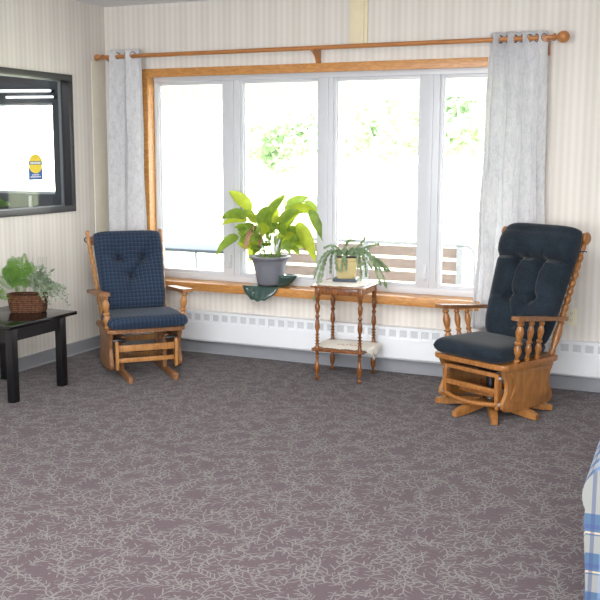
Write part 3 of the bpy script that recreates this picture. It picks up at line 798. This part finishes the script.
# ------------------------------------------------------------------ side table
st = thing('side_table', 'small dark wooden two tier side table with turned legs under the window', 'table', (2.14, -.30, 0), 4)
WD = M['cherry']
def beaded(r, k):
    return None
for sx in (-1, 1):
    for sy in (-1, 1):
        x, y = sx*.15, sy*.165
        bm = bm_new()
        pr = [(0, .008), (.01, .014), (.03, .015), (.045, .009), (.06, .008), (.10, .015), (.17, .017), (.22, .012), (.24, .010)]
        for a in (.27, .31): pr += [(a-.012, .010), (a, .0145), (a+.012, .010)]
        pr += [(.34, .0145), (.40, .0145)]
        for a in (.43, .465, .50, .535): pr += [(a-.010, .010), (a, .0155), (a+.010, .010)]
        pr += [(.57, .010), (.62, .016), (.69, .013), (.72, .0095), (.75, .015), (.78, .0095), (.81, .013), (.87, .0165), (.91, .011), (.93, .0145)]
        pr = [(t_, r_*1.0 if .0135 < r_ < .0146 else (r_*1.1 if r_ > .0125 else r_*.88)) for t_, r_ in pr]
        lathe(bm, (x, y, 0), (x, y, .585), pr+[(1, .0145)], 14)
        box(bm, x-.016, x+.016, y-.016, y+.016, .575, .636, bev=.002)
        obj('leg', bm, WD, st)
bm = bm_new(); box(bm, -.193, .193, -.20, .20, .636, .650, bev=.005); obj('tabletop', bm, WD, st)
for a in ((-.134, .134, -.176, -.160), (-.134, .134, .160, .176)):
    bm = bm_new(); box(bm, a[0], a[1], a[2], a[3], .590, .636, bev=.002); obj('apron', bm, WD, st)
for s in (-1, 1):
    bm = bm_new(); box(bm, s*.153-.008, s*.153+.008, -.149, .149, .590, .636, bev=.002); obj('apron', bm, M['honey'], st)
bm = bm_new(); prism(bm, plank_outline(.185, -.20, .20, .02), 2, .205, .220, .005); obj('lower_shelf', bm, WD, st)

def doily(name, label, loc, rz, hw, hd, z_th, drape=None, emb=False, side=1):
    t = thing(name, label, 'doily', loc, rz)
    bm = bm_new(); n = 60; rings = []
    R = 14
    for k in range(R+1):
        q = k/R; ring = []
        for i in range(n):
            a = 2*PI*i/n; ca, sa = math.cos(a), math.sin(a)
            e = (abs(ca)**4+abs(sa)**4)**(-.25)
            rr = q*(1+.035*q*math.cos(a*15)); x = ca*e*hw*rr; y = sa*e*hd*rr
            z = .0025+.0012*math.sin(a*9+q*8)*q
            if drape and x > drape:
                o = x-drape; z -= min(o, .5)*.85*(1 if o > .006 else .3); x = drape+.012+o*.18+.006*math.sin(y*60)
            ring.append((x, y, z))
        rings.append(ring)
    c = bm.verts.new((0, 0, .003)); V = [[bm.verts.new(p) for p in rg_] for rg_ in rings[1:]]
    for i in range(n): bm.faces.new((c, V[0][i], V[0][(i+1) % n]))
    for a, b in zip(V, V[1:]):
        for i in range(n): bm.faces.new((a[i], b[i], b[(i+1) % n], a[(i+1) % n]))
    o = obj('lace_cloth', bm, M['lace'], t, solid=.0015)
    # fringe
    bm = bm_new(); rg = random.Random(5)
    for i in range(0, n):
        p = Vector(rings[-1][i]); 
        for q in range(2):
            d = Vector((p.x, p.y, 0)).normalized()*.012+Vector((rg.uniform(-.004, .004), rg.uniform(-.004, .004), -.001))
            if drape and p.x > drape: d = Vector((.003, rg.uniform(-.006, .006), -.018))
            tube(bm, [p+Vector((0, 0, .001)), p+d], .0013, 4)
    fr_ = obj('fringe', bm, M['lace'], t); fr_['kind'] = 'stuff'
    if emb:
        bm = bm_new()
        for k in range(9):
            x, y = -.08+.02*k, -.02+.012*math.sin(k*2.1)
            lathe(bm, (x, y, .0035), (x, y, .0055), [(0, .009), (1, .007)], 7)
        obj('embroidery', bm, M['thread'], t)
    return t
doily('lace_doily', 'cream lace doily under the potted cactus on the side table', (2.14, -.30, .6505), 4, .165, .18, 0)
doily('lace_doily', 'cream fringed doily with rust embroidery on the lower table shelf', (2.17, -.285, .2205), 4, .222, .155, 0, drape=.160, emb=True)

# leaf card helper
# ------------------------------------------------------------------ peace lily in grey pot on leaf dish
ds = thing('leaf_dish', 'green glass leaf shaped dish drooping over the window sill edge', 'dish', (1.40, -.035, .5525), 0)
bm = bm_new(); prism(bm, [(.125*(1+.05*math.cos(7*a))*math.cos(a), max(-.066, .115*(1+.05*math.cos(7*a))*math.sin(a))) for a in [2*PI*k/48 for k in range(48)]], 2, 0, .004, .001)
obj('dish_body', bm, M['greenglass'], ds)
def lobe(name, f_, nu=30, nv=10):
    bm = bm_new(); V = [[bm.verts.new(f_(-1+2*i/nu, j/nv)) for i in range(nu+1)] for j in range(nv+1)]
    for a, b in zip(V, V[1:]):
        for i in range(nu): bm.faces.new((a[i], a[i+1], b[i+1], b[i]))
    edge = [v.co.copy() for v in V[-1]]
    o = obj(name, bm, M['greenglass'], ds, solid=.003)
    bm = bm_new(); tube(bm, edge, .0042, 6); obj('lobe_rim', bm, M['greenrim'], o)
    for q in (-.66, -.33, 0, .33, .66):
        bm = bm_new(); tube(bm, [Vector(f_(q*(.35+.65*k/6), k/6))+Vector((0, -.002, .001)) for k in range(7)], .0014, 5); obj('vein', bm, M['greenrim'], o)
def front(u_, v_):
    w_ = .15*u_; d_ = .095*max(0, 1-u_*u_)**.75*(1+.06*math.cos(u_*16))+.004
    return (w_*(1-.06*v_)-.012, -.070-.045*math.sin(v_*PI/2)*(1-u_*u_)-.003, .006-d_*v_)
def side(u_, v_):
    a = u_*1.1; r_ = .07+.10*v_*(1+.06*math.cos(u_*12))*(1-.35*u_*u_)
    return (r_*math.cos(a)+.07, r_*math.sin(a)*.5+.01, .004+.085*v_*v_)
lobe('front_lobe', front); lobe('side_lobe', side)
sc_ = thing('clear_saucer', 'clear plastic saucer under the grey flower pot', 'saucer', (1.42, -.012, .5575), 0)
bm = pot_bm([(.001, .0), (.088, 0), (.10, .014), (.097, .014), (.086, .003), (.001, .003)]); obj('saucer_body', bm, M['clear'], sc_)

lily = thing('potted_lily', 'yellow green broad leaved lily in a grey pot on the window sill', 'plant', (1.42, -.012, .5615), 24)
bm = pot_bm([(.001, 0), (.088, 0), (.090, .012), (.093, .016), (.116, .125), (.121, .155), (.126, .158), (.131, .178), (.146, .198), (.156, .203), (.156, .214), (.134, .214), (.124, .200), (.112, .185), (.001, .183)])
obj('pot', bm, M['potgrey'], lily)
bm = pot_bm([(.001, .192), (.06, .19), (.118, .186)]); obj('soil', bm, M['soil'], lily)
S = 1/135.0
def LP(px, py, d=0): return Vector(((px-271)*S, d, (282-py)/133.0))
Lf = [ # (petiole root px, bend px, leaf base px, tip px, width px, depth at base, depth at tip, droop, yellow?)
 ((266,243),(256,220),(253,209),(230,191),15,.02,.06,.02,1),
 ((265,243),(255,222),(249,215),(224,217),14,-.05,-.10,.05,0),
 ((263,243),(250,230),(241,234),(219,252),12,-.08,-.14,.06,0),
 ((270,243),(268,225),(266,217),(286,194),12,.05,.04,.01,0),
 ((272,243),(272,225),(270,213),(284,197),9,-.05,-.02,.02,0),
 ((278,243),(284,218),(286,208),(309,197),13,.05,.07,.03,0),
 ((278,243),(283,225),(288,212),(320,212),15,0,.02,.06,1),
 ((280,243),(290,215),(305,201),(322,221),12,.06,.06,.04,0),
 ((280,243),(292,222),(310,208),(326,241),12,-.05,-.10,.04,0),
 ((280,243),(288,228),(298,222),(316,258),16,-.09,-.14,.07,1),
 ((280,243),(288,228),(296,224),(310,238),12,.02,0,.05,1),
 ((276,243),(279,228),(280,222),(300,208),14,-.09,-.12,.03,0),
 ((264,243),(258,228),(256,222),(244,206),10,.07,.09,.02,0),
 ((266,243),(262,228),(260,222),(270,205),12,-.08,-.1,.03,0),
 ((262,243),(256,240),(256,238),(250,262),11,.09,.12,.02,1),
 ((264,243),(260,232),(258,230),(247,221),10,-.09,-.14,.02,0),
 ((282,243),(288,240),(291,240),(299,253),9,.02,.04,.02,1),
 ((276,243),(276,232),(276,228),(262,210),12,-.02,-.06,.03,0),
 ((274,243),(278,232),(282,228),(296,218),12,.07,.1,.03,0),
 ((270,243),(268,232),(268,228),(256,214),12,.04,.1,.03,0),
 ((272,243),(270,236),(270,232),(262,220),11,-.1,-.14,.02,1),
 ((276,243),(279,236),(283,232),(288,222),12,-.1,-.15,.02,0),
 ((270,243),(272,230),(274,222),(276,206),12,.09,.11,.02,1),
 ((266,243),(266,236),(264,232),(252,228),9,.05,.09,.03,1),
 ((276,243),(282,236),(288,232),(298,228),10,.05,.09,.03,1),
]
fo = bm_new(); fy = bm_new(); stm = bm_new()
for i, (a, b, c_, t_, w_, d0, d1, dr, yl) in enumerate(Lf):
    A = LP(a[0], a[1], d0*.4); B = LP(b[0], b[1], d0*.8); Cc = LP(c_[0], c_[1], d0); T = LP(t_[0], t_[1], d1)
    tube(stm, [A, A*.5+B*.5+Vector((0, 0, .005)), B, Cc], .0032, 5, .0022)
    nr = Vector((rnd.uniform(-.35, .35), -1, rnd.uniform(.25, .8)))
    leaf(fy if yl else fo, Cc, T, w_*S*.84, (0, 0, dr), nr, 10, .3, .72)
    if i % 2: leaf(fo if yl else fy, Cc+Vector((0, .05, -.03)), T*.8+Cc*.2+Vector((rnd.uniform(-.05, .05), .06, rnd.uniform(-.06, .02))), w_*S*.6, (0, 0, dr), (rnd.uniform(-.6, .6), -1, .5), 10, .3, .72)
for k in range(20):
    q = rnd.uniform(-1, 1); A = Vector((.05*q, rnd.uniform(-.04, .04), .19)); B = Vector((.13*q+rnd.uniform(-.04, .04), rnd.uniform(-.12, .10), rnd.uniform(.30, .50)-.07*abs(q)))
    tube(stm, [A, A*.5+B*.5+Vector((0, 0, .03)), B], .003, 5, .002); sg = 1 if q > 0 else -1
    leaf(fy if k % 3 == 0 else fo, B, B+Vector((sg*rnd.uniform(.05, .12), rnd.uniform(-.05, .03), rnd.uniform(-.10, .07))), rnd.uniform(.04, .07), (0, 0, .03), (rnd.uniform(-.4, .4), -1, rnd.uniform(.2, .9)), 9)
for k in range(16):
    a = rnd.uniform(0, 2*PI); A = Vector((.05*math.cos(a), .05*math.sin(a), .19)); h = rnd.uniform(.08, .2)
    B = A+Vector((.10*math.cos(a), .08*math.sin(a), h)); tube(stm, [A, A*.4+B*.6+Vector((0, 0, .03)), B], .003, 5, .002)
    T = B+Vector((rnd.uniform(.05, .1)*math.cos(a), .08*math.sin(a), rnd.uniform(-.02, .05)))
    leaf(fy if k % 4 == 0 else fo, B, T, .055+.03*rnd.random(), (0, 0, .02), (rnd.uniform(-.5, .5), -1, .6), 8)
obj('stems', stm, M['lilystem'], lily); obj('foliage', fo, M['lily'], lily); obj('yellow_foliage', fy, M['lilyyellow'], lily)
bm = bm_new()
leaf(bm, LP(256, 222, -.1), LP(246, 248, -.13), .045, (0, 0, .02), (0, -1, .2)); obj('dried_leaf', bm, M['dryleaf'], lily); bm = bm_new(); leaf(bm, LP(263, 230, -.11), LP(261, 244, -.12), .03, (0, 0, .01), (.3, -1, .2)); obj('dried_leaf', bm, M['dryleaf'], lily); bm = bm_new()
leaf(bm, LP(304, 232, -.1), LP(306, 248, -.12), .02, (0, 0, .01), (.3, -1, .2)); obj('dried_leaf', bm, M['dryleaf'], lily)
bm = bm_new(); tube(bm, [LP(282, 243, .02), LP(284, 222, .02), LP(286, 203, .02)], .0025, 5, .002); leaf(bm, LP(286, 206, .02), LP(286, 194, .01), .028, (.0, -.01, 0), (0, -1, .2)); obj('flower', bm, M['flower'], lily)

# ------------------------------------------------------------------ cactus on the side table
sa = thing('pot_saucer', 'dark slate square saucer under the tan cactus pot', 'saucer', (2.10, -.205, .6565), 10)
bm = bm_new(); prism(bm, plank_outline(.082, -.082, .082, .02), 2, 0, .018, .003); obj('saucer_body', bm, M['tray'], sa)
ca = thing('potted_cactus', 'trailing grey green holiday cactus in a tan square pot', 'plant', (2.10, -.205, .675), 24)
bm = bm_new()
prof = [(.060, 0), (.063, .004), (.073, .120), (.078, .124), (.080, .143), (.074, .143), (.071, .125)]
rings = []
for w_, z in prof: rings.append([bm.verts.new((x, y, z)) for x, y in plank_outline(w_, -w_, w_, .02, 5)])
for a, b in zip(rings, rings[1:]):
    m_ = len(a)
    for k in range(m_): bm.faces.new((a[k], a[(k+1) % m_], b[(k+1) % m_], b[k]))
bm.faces.new(rings[0][::-1]); bm.faces.new(rings[-1]); obj('pot', bm, M['pottan'], ca)
bm = bm_new(); box(bm, -.068, .068, -.068, .068, .1425, .146); obj('soil', bm, M['soil'], ca)
S2 = 1/148.0
def CP(px, py, d=0): return Vector(((px-345)*S2, d, (279-py)/147.0))
stems = [((338,256),(326,240),(318,262),(312,300)), ((338,256),(322,245),(324,262),(318,284)), ((340,256),(328,244),(330,262),(329,276)),
 ((340,256),(333,243),(332,250),(335,270)), ((342,256),(340,240),(343,256),(344,270)), ((348,256),(344,242),(340,256),(339,272)),
 ((350,256),(356,240),(372,258),(388,274)), ((350,256),(362,238),(378,262),(385,287)), ((350,256),(366,240),(372,262),(379,284)),
 ((350,256),(357,243),(360,262),(359,280)), ((352,256),(362,248),(366,266),(366,279)), ((348,256),(356,246),(362,240),(363,236)),
 ((350,256),(360,248),(368,244),(377,243)), ((345,256),(342,243),(346,238),(352,240)), ((342,256),(334,244),(328,246),(322,250)),
 ((346,256),(350,240),(356,246),(356,268)), ((344,256),(350,244),(364,252),(370,268)), ((340,256),(330,246),(318,250),(312,278)),
 ((350,256),(362,246),(380,262),(390,273)), ((348,256),(354,240),(366,248),(376,270))]
bm = bm_new()
for q, (p0, p1, p2, p3) in enumerate(stems):
    dd = [(-.05, -.12), (0, -.1), (.04, .05), (-.08, -.10)][q % 4]
    A, B, D_, E_ = CP(*p0, dd[0]*.4), CP(*p1, dd[0]), CP(*p2, dd[1]), CP(*p3, dd[1]*1.05)
    if q in (4, 5, 3): B.y, D_.y, E_.y = -.06, -.105, -.11
    N = 10; pts = []
    for k in range(N+1):
        t = k/N; pts.append(A*(1-t)**3+B*3*t*(1-t)**2+D_*3*t*t*(1-t)+E_*t**3)
    for k, (a, b) in enumerate(zip(pts, pts[1:])):
        if (b-a).length < .004: continue
        nr = (rnd.uniform(-.6, .6), -1, rnd.uniform(-.2, .5))
        leaf(bm, a, b+(b-a)*.12, .019+.005*rnd.random(), (0, 0, 0), nr, 4, .15, .9)
        tube(bm, [a, b], .0028, 4)
        if k in (3, 6) and rnd.random() < .6:
            e = a+Vector((rnd.uniform(-.03, .03), rnd.uniform(-.02, .02), -.03)); leaf(bm, a, e, .015, (0, 0, 0), nr, 4, .15)
obj('cactus_stems', bm, M['cactus'], ca, solid=.003)

# ------------------------------------------------------------------ black table with plants
bt_ = thing('black_side_table', 'low glossy black square table against the left wall', 'table', (.31, -1.555, 0), 0)
bm = bm_new(); box(bm, -.28, .28, -.325, .335, .462, .485, bev=.004); obj('tabletop', bm, M['blackglossy'], bt_)
for x in (-.235, .235):
    for y in (-.262, .212):
        bm = bm_new(); box(bm, x-.025, x+.025, y-.027, y+.027, 0, .462, bev=.003); obj('leg', bm, M['black'], bt_)
for y in (-.262, .212):
    bm = bm_new(); box(bm, -.206, .206, y-.012, y+.012, .37, .462); obj('apron', bm, M['black'], bt_)
for x in (-.235, .235):
    bm = bm_new(); box(bm, x-.012, x+.012, -.232, .182, .38, .462); obj('apron', bm, M['black'], bt_)

bk = thing('basket_planter', 'brown wicker basket of green fern and grey herb on the black table', 'plant', (.315, -1.375, .486), 26)
bm = bm_new(); rings = []
for w_, d_, z in ((.11, .068, 0), (.118, .075, .01), (.128, .085, .10), (.134, .09, .105), (.134, .09, .117), (.12, .078, .117), (.115, .074, .10)):
    rings.append([bm.verts.new((w_*math.copysign(abs(math.cos(a))**.6, math.cos(a)), d_*math.copysign(abs(math.sin(a))**.6, math.sin(a)), z)) for a in [2*PI*k/40 for k in range(40)]])
for a, b in zip(rings, rings[1:]):
    for k in range(40): bm.faces.new((a[k], a[(k+1) % 40], b[(k+1) % 40], b[k]))
bm.faces.new(rings[0][::-1]); bm.faces.new(rings[-1]); obj('basket', bm, M['wicker'], bk)
def frond(bm, p0, p1, sag, n=12, w=.035, lw=.006):
    p0, p1 = Vector(p0), Vector(p1); mid = (p0+p1)/2+Vector((0, 0, sag)); pts = []
    for k in range(n+1):
        t = k/n; pts.append(p0*(1-t)**2+mid*2*t*(1-t)+p1*t*t)
    tube(bm, pts, .0012, 4)
    for k in range(2, n):
        p = pts[k]; d = (pts[k+1]-pts[k-1]).normalized(); s = d.cross(Vector((rnd.uniform(-.6, .6), -1, .2))); s.normalize(); q = w*math.sin(PI*(k/n)**.7)+.006
        for sg in (-1, 1):
            e = p+(s*sg+d*.55)*q; leaf(bm, p, e, lw, (0, 0, .002), (rnd.uniform(-.4, .4), -1, .4), 3, .1)
            for h in (.35, .65): 
                m_ = p+(e-p)*h
                for s2 in (-1, 1): leaf(bm, m_, m_+(d*s2*.6+s*sg*.5)*q*.38, lw*.8, (0, 0, 0), (0, -1, .4), 2, .1)
bm = bm_new()
for k in range(26):
    a = rnd.uniform(0, 2*PI); L = rnd.uniform(.3, 1)
    x0 = -.045+.03*math.cos(a); y0 = .03*math.sin(a)
    tip = Vector((-.05+.17*L*math.cos(a), .10*L*math.sin(a)-.01, .40-.18*L*L*abs(math.cos(a))-rnd.random()*.05+(-.02 if math.sin(a) < 0 else .0)))
    frond(bm, (x0, y0, .13), tip, .05, 14, .034, .0042)
obj('fern_foliage', bm, M['fern'], bk)
bm = bm_new()
for k in range(80):
    a = rnd.uniform(0, 2*PI); L = rnd.random()**.5
    tip = Vector((.10+.17*L*math.cos(a)*(1.0 if math.cos(a) > 0 else .75), .11*L*math.sin(a), .27-.22*L*L*(1 if math.cos(a) > 0 else .3)+rnd.uniform(-.05, .05)))
    tip.z = max(tip.z, .03); p0 = Vector((.07+.03*math.cos(a), .04*math.sin(a), .13)); mid = (p0+tip)/2+Vector((0, 0, .06)); n = 12
    pts = [p0*(1-t)**2+mid*2*t*(1-t)+tip*t*t for t in [q/n for q in range(n+1)]]
    tube(bm, pts, .0008, 3)
    for p in pts[3:]:
        for _ in range(3):
            e = p+Vector((rnd.uniform(-1, 1), rnd.uniform(-1, 1), rnd.uniform(-.5, 1))).normalized()*rnd.uniform(.010, .017)
            leaf(bm, p, e, .009, (0, 0, 0), (rnd.uniform(-1, 1), -1, rnd.uniform(-.5, 1)), 2, .1)
for k in range(7):
    x = rnd.uniform(-.02, .14); tube(bm, [(x, 0, .15), (x+.01, 0, .28), (x+rnd.uniform(-.02, .04), -.01, .36)], .0012, 3)
obj('herb_foliage', bm, M['herb'], bk)

lp = thing('leafy_pot_plant', 'bushy green plant in a white pot at the left edge of the black table', 'plant', (.17, -1.62, .486), 20)
bm = pot_bm([(.001, 0), (.055, 0), (.07, .1), (.075, .105), (.073, .12), (.066, .12), (.062, .105), (.001, .105)]); obj('pot', bm, M['vinyl'], lp)
bm = bm_new()
for k in range(34):
    a = rnd.uniform(0, 2*PI); L = rnd.uniform(.3, 1)
    frond(bm, (.03*math.cos(a), .03*math.sin(a), .11), (.17*L*math.cos(a), .13*L*math.sin(a), .31-.26*L*L+rnd.uniform(-.03, .03)), .07, 10, .03, .005)
obj('foliage', bm, M['fern'], lp)

# ------------------------------------------------------------------ armchair at the right edge
ac = thing('plaid_armchair', 'light blue and cream plaid upholstered armchair at the right edge', 'armchair', (4.165, -3.45, 0), 2.3)
def uvbox(bm):
    uvl = bm.loops.layers.uv.verify()
    bmesh.ops.recalc_face_normals(bm, faces=bm.faces)
    for f_ in bm.faces:
        nn = f_.normal
        for l_ in f_.loops:
            c = l_.vert.co
            if abs(nn.x) > .7: l_[uvl].uv = (c.y+5, c.z+5)
            elif abs(nn.y) > .7: l_[uvl].uv = (c.x+5, c.z+5)
            else: l_[uvl].uv = (c.x+5, c.y+5)
def arm(x0):
    bm = bm_new(); P = []
    for k in range(25):
        a = PI*1.15-(PI*1.3)*k/24; P.append((x0+.10+.10*math.cos(a), .50+.10*math.sin(a)))
    P += [(x0+.18, .42), (x0+.18, .06), (x0+.02, .06), (x0+.02, .42)]
    prism(bm, P, 1, 0, .78, .012)
    uvl = bm.loops.layers.uv.verify(); bmesh.ops.recalc_face_normals(bm, faces=bm.faces)
    for f_ in bm.faces:
        for l_ in f_.loops:
            c = l_.vert.co
            if abs(f_.normal.y) > .7: l_[uvl].uv = (c.x+5, math.hypot(c.x-x0-.10, c.z-.5)+5)
            else: l_[uvl].uv = (c.z+c.x+5, c.y+5)
    return bm
obj('arm', arm(0), M['plaid_blue'], ac); obj('arm', arm(.72), M['plaid_blue'], ac)
bm = bm_new(); box(bm, .18, .74, .03, .70, .10, .30, bev=.02); uvbox(bm); obj('seat_base', bm, M['plaid_blue'], ac)
bm = bm_new(); cushion(bm, .275, .275, .66, .09, Matrix.Translation((.46, .0, .37)), 20, .05, ex=8); obj('seat_cushion', bm, M['plaid_blue'], ac)
bm = bm_new(); box(bm, .10, .82, .70, .88, .10, .92, bev=.06); uvbox(bm); obj('backrest', bm, M['plaid_blue'], ac)
for x in (.06, .86):
    for y in (.06, .72):
        bm = bm_new(); lathe(bm, (x, y, 0), (x, y, .10), [(0, .018), (1, .026)], 12); obj('foot', bm, M['cherry'], ac)

# ------------------------------------------------------------------ outdoors
bm = bm_new(); box(bm, -14, 16, .17, 4.5, -.3, -.08); struct(obj('ground_patio', bm, M['concrete'], smooth=False), 'pale concrete patio outside the window', 'ground')
bm = bm_new(); box(bm, -60, 60, 4.5, 90, -.32, -.10); struct(obj('ground_lawn', bm, M['grass'], smooth=False), 'sunlit pale lawn beyond the patio', 'ground')
bm = bm_new(); box(bm, -3.4, 7.4, .17, 2.30, 2.50, 2.62); box(bm, -3.4, 7.4, 2.2, 2.30, 2.027, 2.50); struct(obj('porch_roof', bm, M['ribs'], smooth=False), 'white ribbed porch roof edge outside the window', 'roof')

be = thing('garden_bench', 'brown slatted bench with rounded metal frame outside the window', 'bench', (1.60, 1.55, -.08))
for k, z in enumerate((.742, .632, .522, .412)):
    bm = bm_new(); box(bm, -.86, .86, -.012, .016, z-.012, z+.072, bev=.003); obj('back_slat', bm, M['bench'], be)
for k in range(3):
    bm = bm_new(); box(bm, -.86, .86, .07+.13*k, .18+.13*k, .40, .425, bev=.003); obj('seat_slat', bm, M['bench'], be)
for x in (-.86, -.0, .835):
    bm = bm_new(); box(bm, x-.028, x+.028, -.03, -.013, .36, .83, bev=.004)
    for z in (.45, .56, .67, .78): lathe(bm, (x, -.03, z), (x, -.036, z), [(0, .008), (1, .006)], 8)
    box(bm, x-.02, x+.02, -.02, .45, .36, .395, bev=.004); box(bm, x-.02, x+.02, -.02, .02, 0, .36); box(bm, x-.02, x+.02, .42, .46, 0, .36)
    obj('bench_leg', bm, M['benchmetal'], be)
bm = bm_new(); P = [(-.9, 0, .84)]+[(x, 0, .84) for x in (-.4, 0, .4, .68)]+[(.87+.09*math.sin(a), 0, .75+.09*math.cos(a)) for a in [PI/2*k/6 for k in range(7)]]+[(.96, 0, .5), (.96, 0, 0)]
tube(bm, P, .016, 8); obj('top_rail', bm, M['benchmetal'], be)

pt = thing('patio_table', 'pale grey patio table with thin legs outside the left pane', 'table', (-.55, 1.9, -.08))
bm = bm_new(); prism(bm, plank_outline(.80, -.40, .40, .08), 2, .668, .695, .004); obj('tabletop', bm, M['tabletop_out'], pt)
for xa, xb in ((-.62, -.66), (.40, .43)):
    for sy in (-1, 1):
        bm = bm_new(); tube(bm, [(xa+(.22 if sy > 0 and xa > 0 else 0), sy*.30, .668), (xb+(.16 if sy > 0 and xa > 0 else 0), sy*.34, 0)], .012, 8); obj('leg', bm, M['benchmetal'], pt)

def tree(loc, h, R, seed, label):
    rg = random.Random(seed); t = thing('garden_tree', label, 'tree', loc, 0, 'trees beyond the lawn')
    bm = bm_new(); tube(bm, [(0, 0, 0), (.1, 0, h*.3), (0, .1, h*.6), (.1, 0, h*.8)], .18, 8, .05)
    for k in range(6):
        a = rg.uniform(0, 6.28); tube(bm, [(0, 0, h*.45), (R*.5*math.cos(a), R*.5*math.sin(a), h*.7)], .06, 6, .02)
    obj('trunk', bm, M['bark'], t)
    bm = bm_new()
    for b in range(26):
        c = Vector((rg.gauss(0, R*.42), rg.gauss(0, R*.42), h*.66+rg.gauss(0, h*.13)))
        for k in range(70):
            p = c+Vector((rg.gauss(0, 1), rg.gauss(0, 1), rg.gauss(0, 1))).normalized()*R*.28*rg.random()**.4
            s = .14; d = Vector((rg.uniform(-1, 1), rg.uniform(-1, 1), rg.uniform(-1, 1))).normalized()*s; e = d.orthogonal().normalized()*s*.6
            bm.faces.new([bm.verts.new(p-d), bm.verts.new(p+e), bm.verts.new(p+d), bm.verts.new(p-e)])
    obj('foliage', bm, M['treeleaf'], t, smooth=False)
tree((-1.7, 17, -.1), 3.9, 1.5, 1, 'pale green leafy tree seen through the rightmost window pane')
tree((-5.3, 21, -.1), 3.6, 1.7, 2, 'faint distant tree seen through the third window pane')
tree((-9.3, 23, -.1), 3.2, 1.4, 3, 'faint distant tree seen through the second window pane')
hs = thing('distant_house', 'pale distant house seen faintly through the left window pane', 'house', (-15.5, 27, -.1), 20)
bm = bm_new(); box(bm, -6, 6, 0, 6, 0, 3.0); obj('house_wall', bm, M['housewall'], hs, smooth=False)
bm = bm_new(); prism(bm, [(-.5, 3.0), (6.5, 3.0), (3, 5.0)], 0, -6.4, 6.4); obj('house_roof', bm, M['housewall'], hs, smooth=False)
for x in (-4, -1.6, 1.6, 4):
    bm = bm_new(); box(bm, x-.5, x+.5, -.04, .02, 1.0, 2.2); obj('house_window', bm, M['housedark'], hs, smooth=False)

# ------------------------------------------------------------------ light
w = bpy.data.worlds.new('world'); bpy.context.scene.world = w; w.use_nodes = True
bg = w.node_tree.nodes['Background']; bg.inputs[0].default_value = (.95, .97, 1, 1); bg.inputs[1].default_value = 4.5
sun_d = bpy.data.lights.new('sun', 'SUN'); sun_d.energy = 9; sun_d.angle = .01; sun_d.color = (1, .96, .9)
sun = bpy.data.objects.new('sun', sun_d); C.objects.link(sun); sun.rotation_euler = (math.radians(38), 0, math.radians(20))
def area(name, loc, rot, sx, sy, e, col=(1, 1, 1), portal=False):
    d = bpy.data.lights.new(name, 'AREA'); d.shape = 'RECTANGLE'; d.size = sx; d.size_y = sy; d.energy = e; d.color = col
    o = bpy.data.objects.new(name, d); C.objects.link(o); o.location = loc; o.rotation_euler = rot
    if portal: d.cycles.is_portal = True
    return o
area('window_portal', (1.84, .15, 1.32), (math.radians(-90), 0, 0), 2.9, 1.55, 1, portal=True)
area('ceiling_lamp_near', (5.0, -6.2, H-.03), (0, 0, 0), 1.8, 1.2, 85, (1, .99, .975))
area('ceiling_lamp_middle', (2.6, -3.6, H-.03), (0, 0, 0), 1.2, 1.2, 45, (1, .99, .975))
area('near_wall_fill_light', (3.6, YB+.1, 1.6), (math.radians(112), 0, 0), 4.5, 1.6, 210, (.95, .98, 1))  # added fill light out of view; the near wall has no window
area('next_room_lamp', (-1.6, -2.2, H-.03), (0, 0, 0), 1.2, .6, 14, (1, .99, .975))

sc = bpy.context.scene
sc.view_settings.view_transform = 'Standard'; sc.view_settings.look = 'None'; sc.view_settings.gamma = 1
sc.view_settings.use_curve_mapping = False; sc.view_settings.exposure = 1.12
sc.cycles.use_denoising = True
sc.cycles.max_bounces = 10; sc.cycles.diffuse_bounces = 5; sc.cycles.transparent_max_bounces = 16
sc.cycles.sample_clamp_indirect = 8; sc.cycles.caustics_reflective = False; sc.cycles.caustics_refractive = False
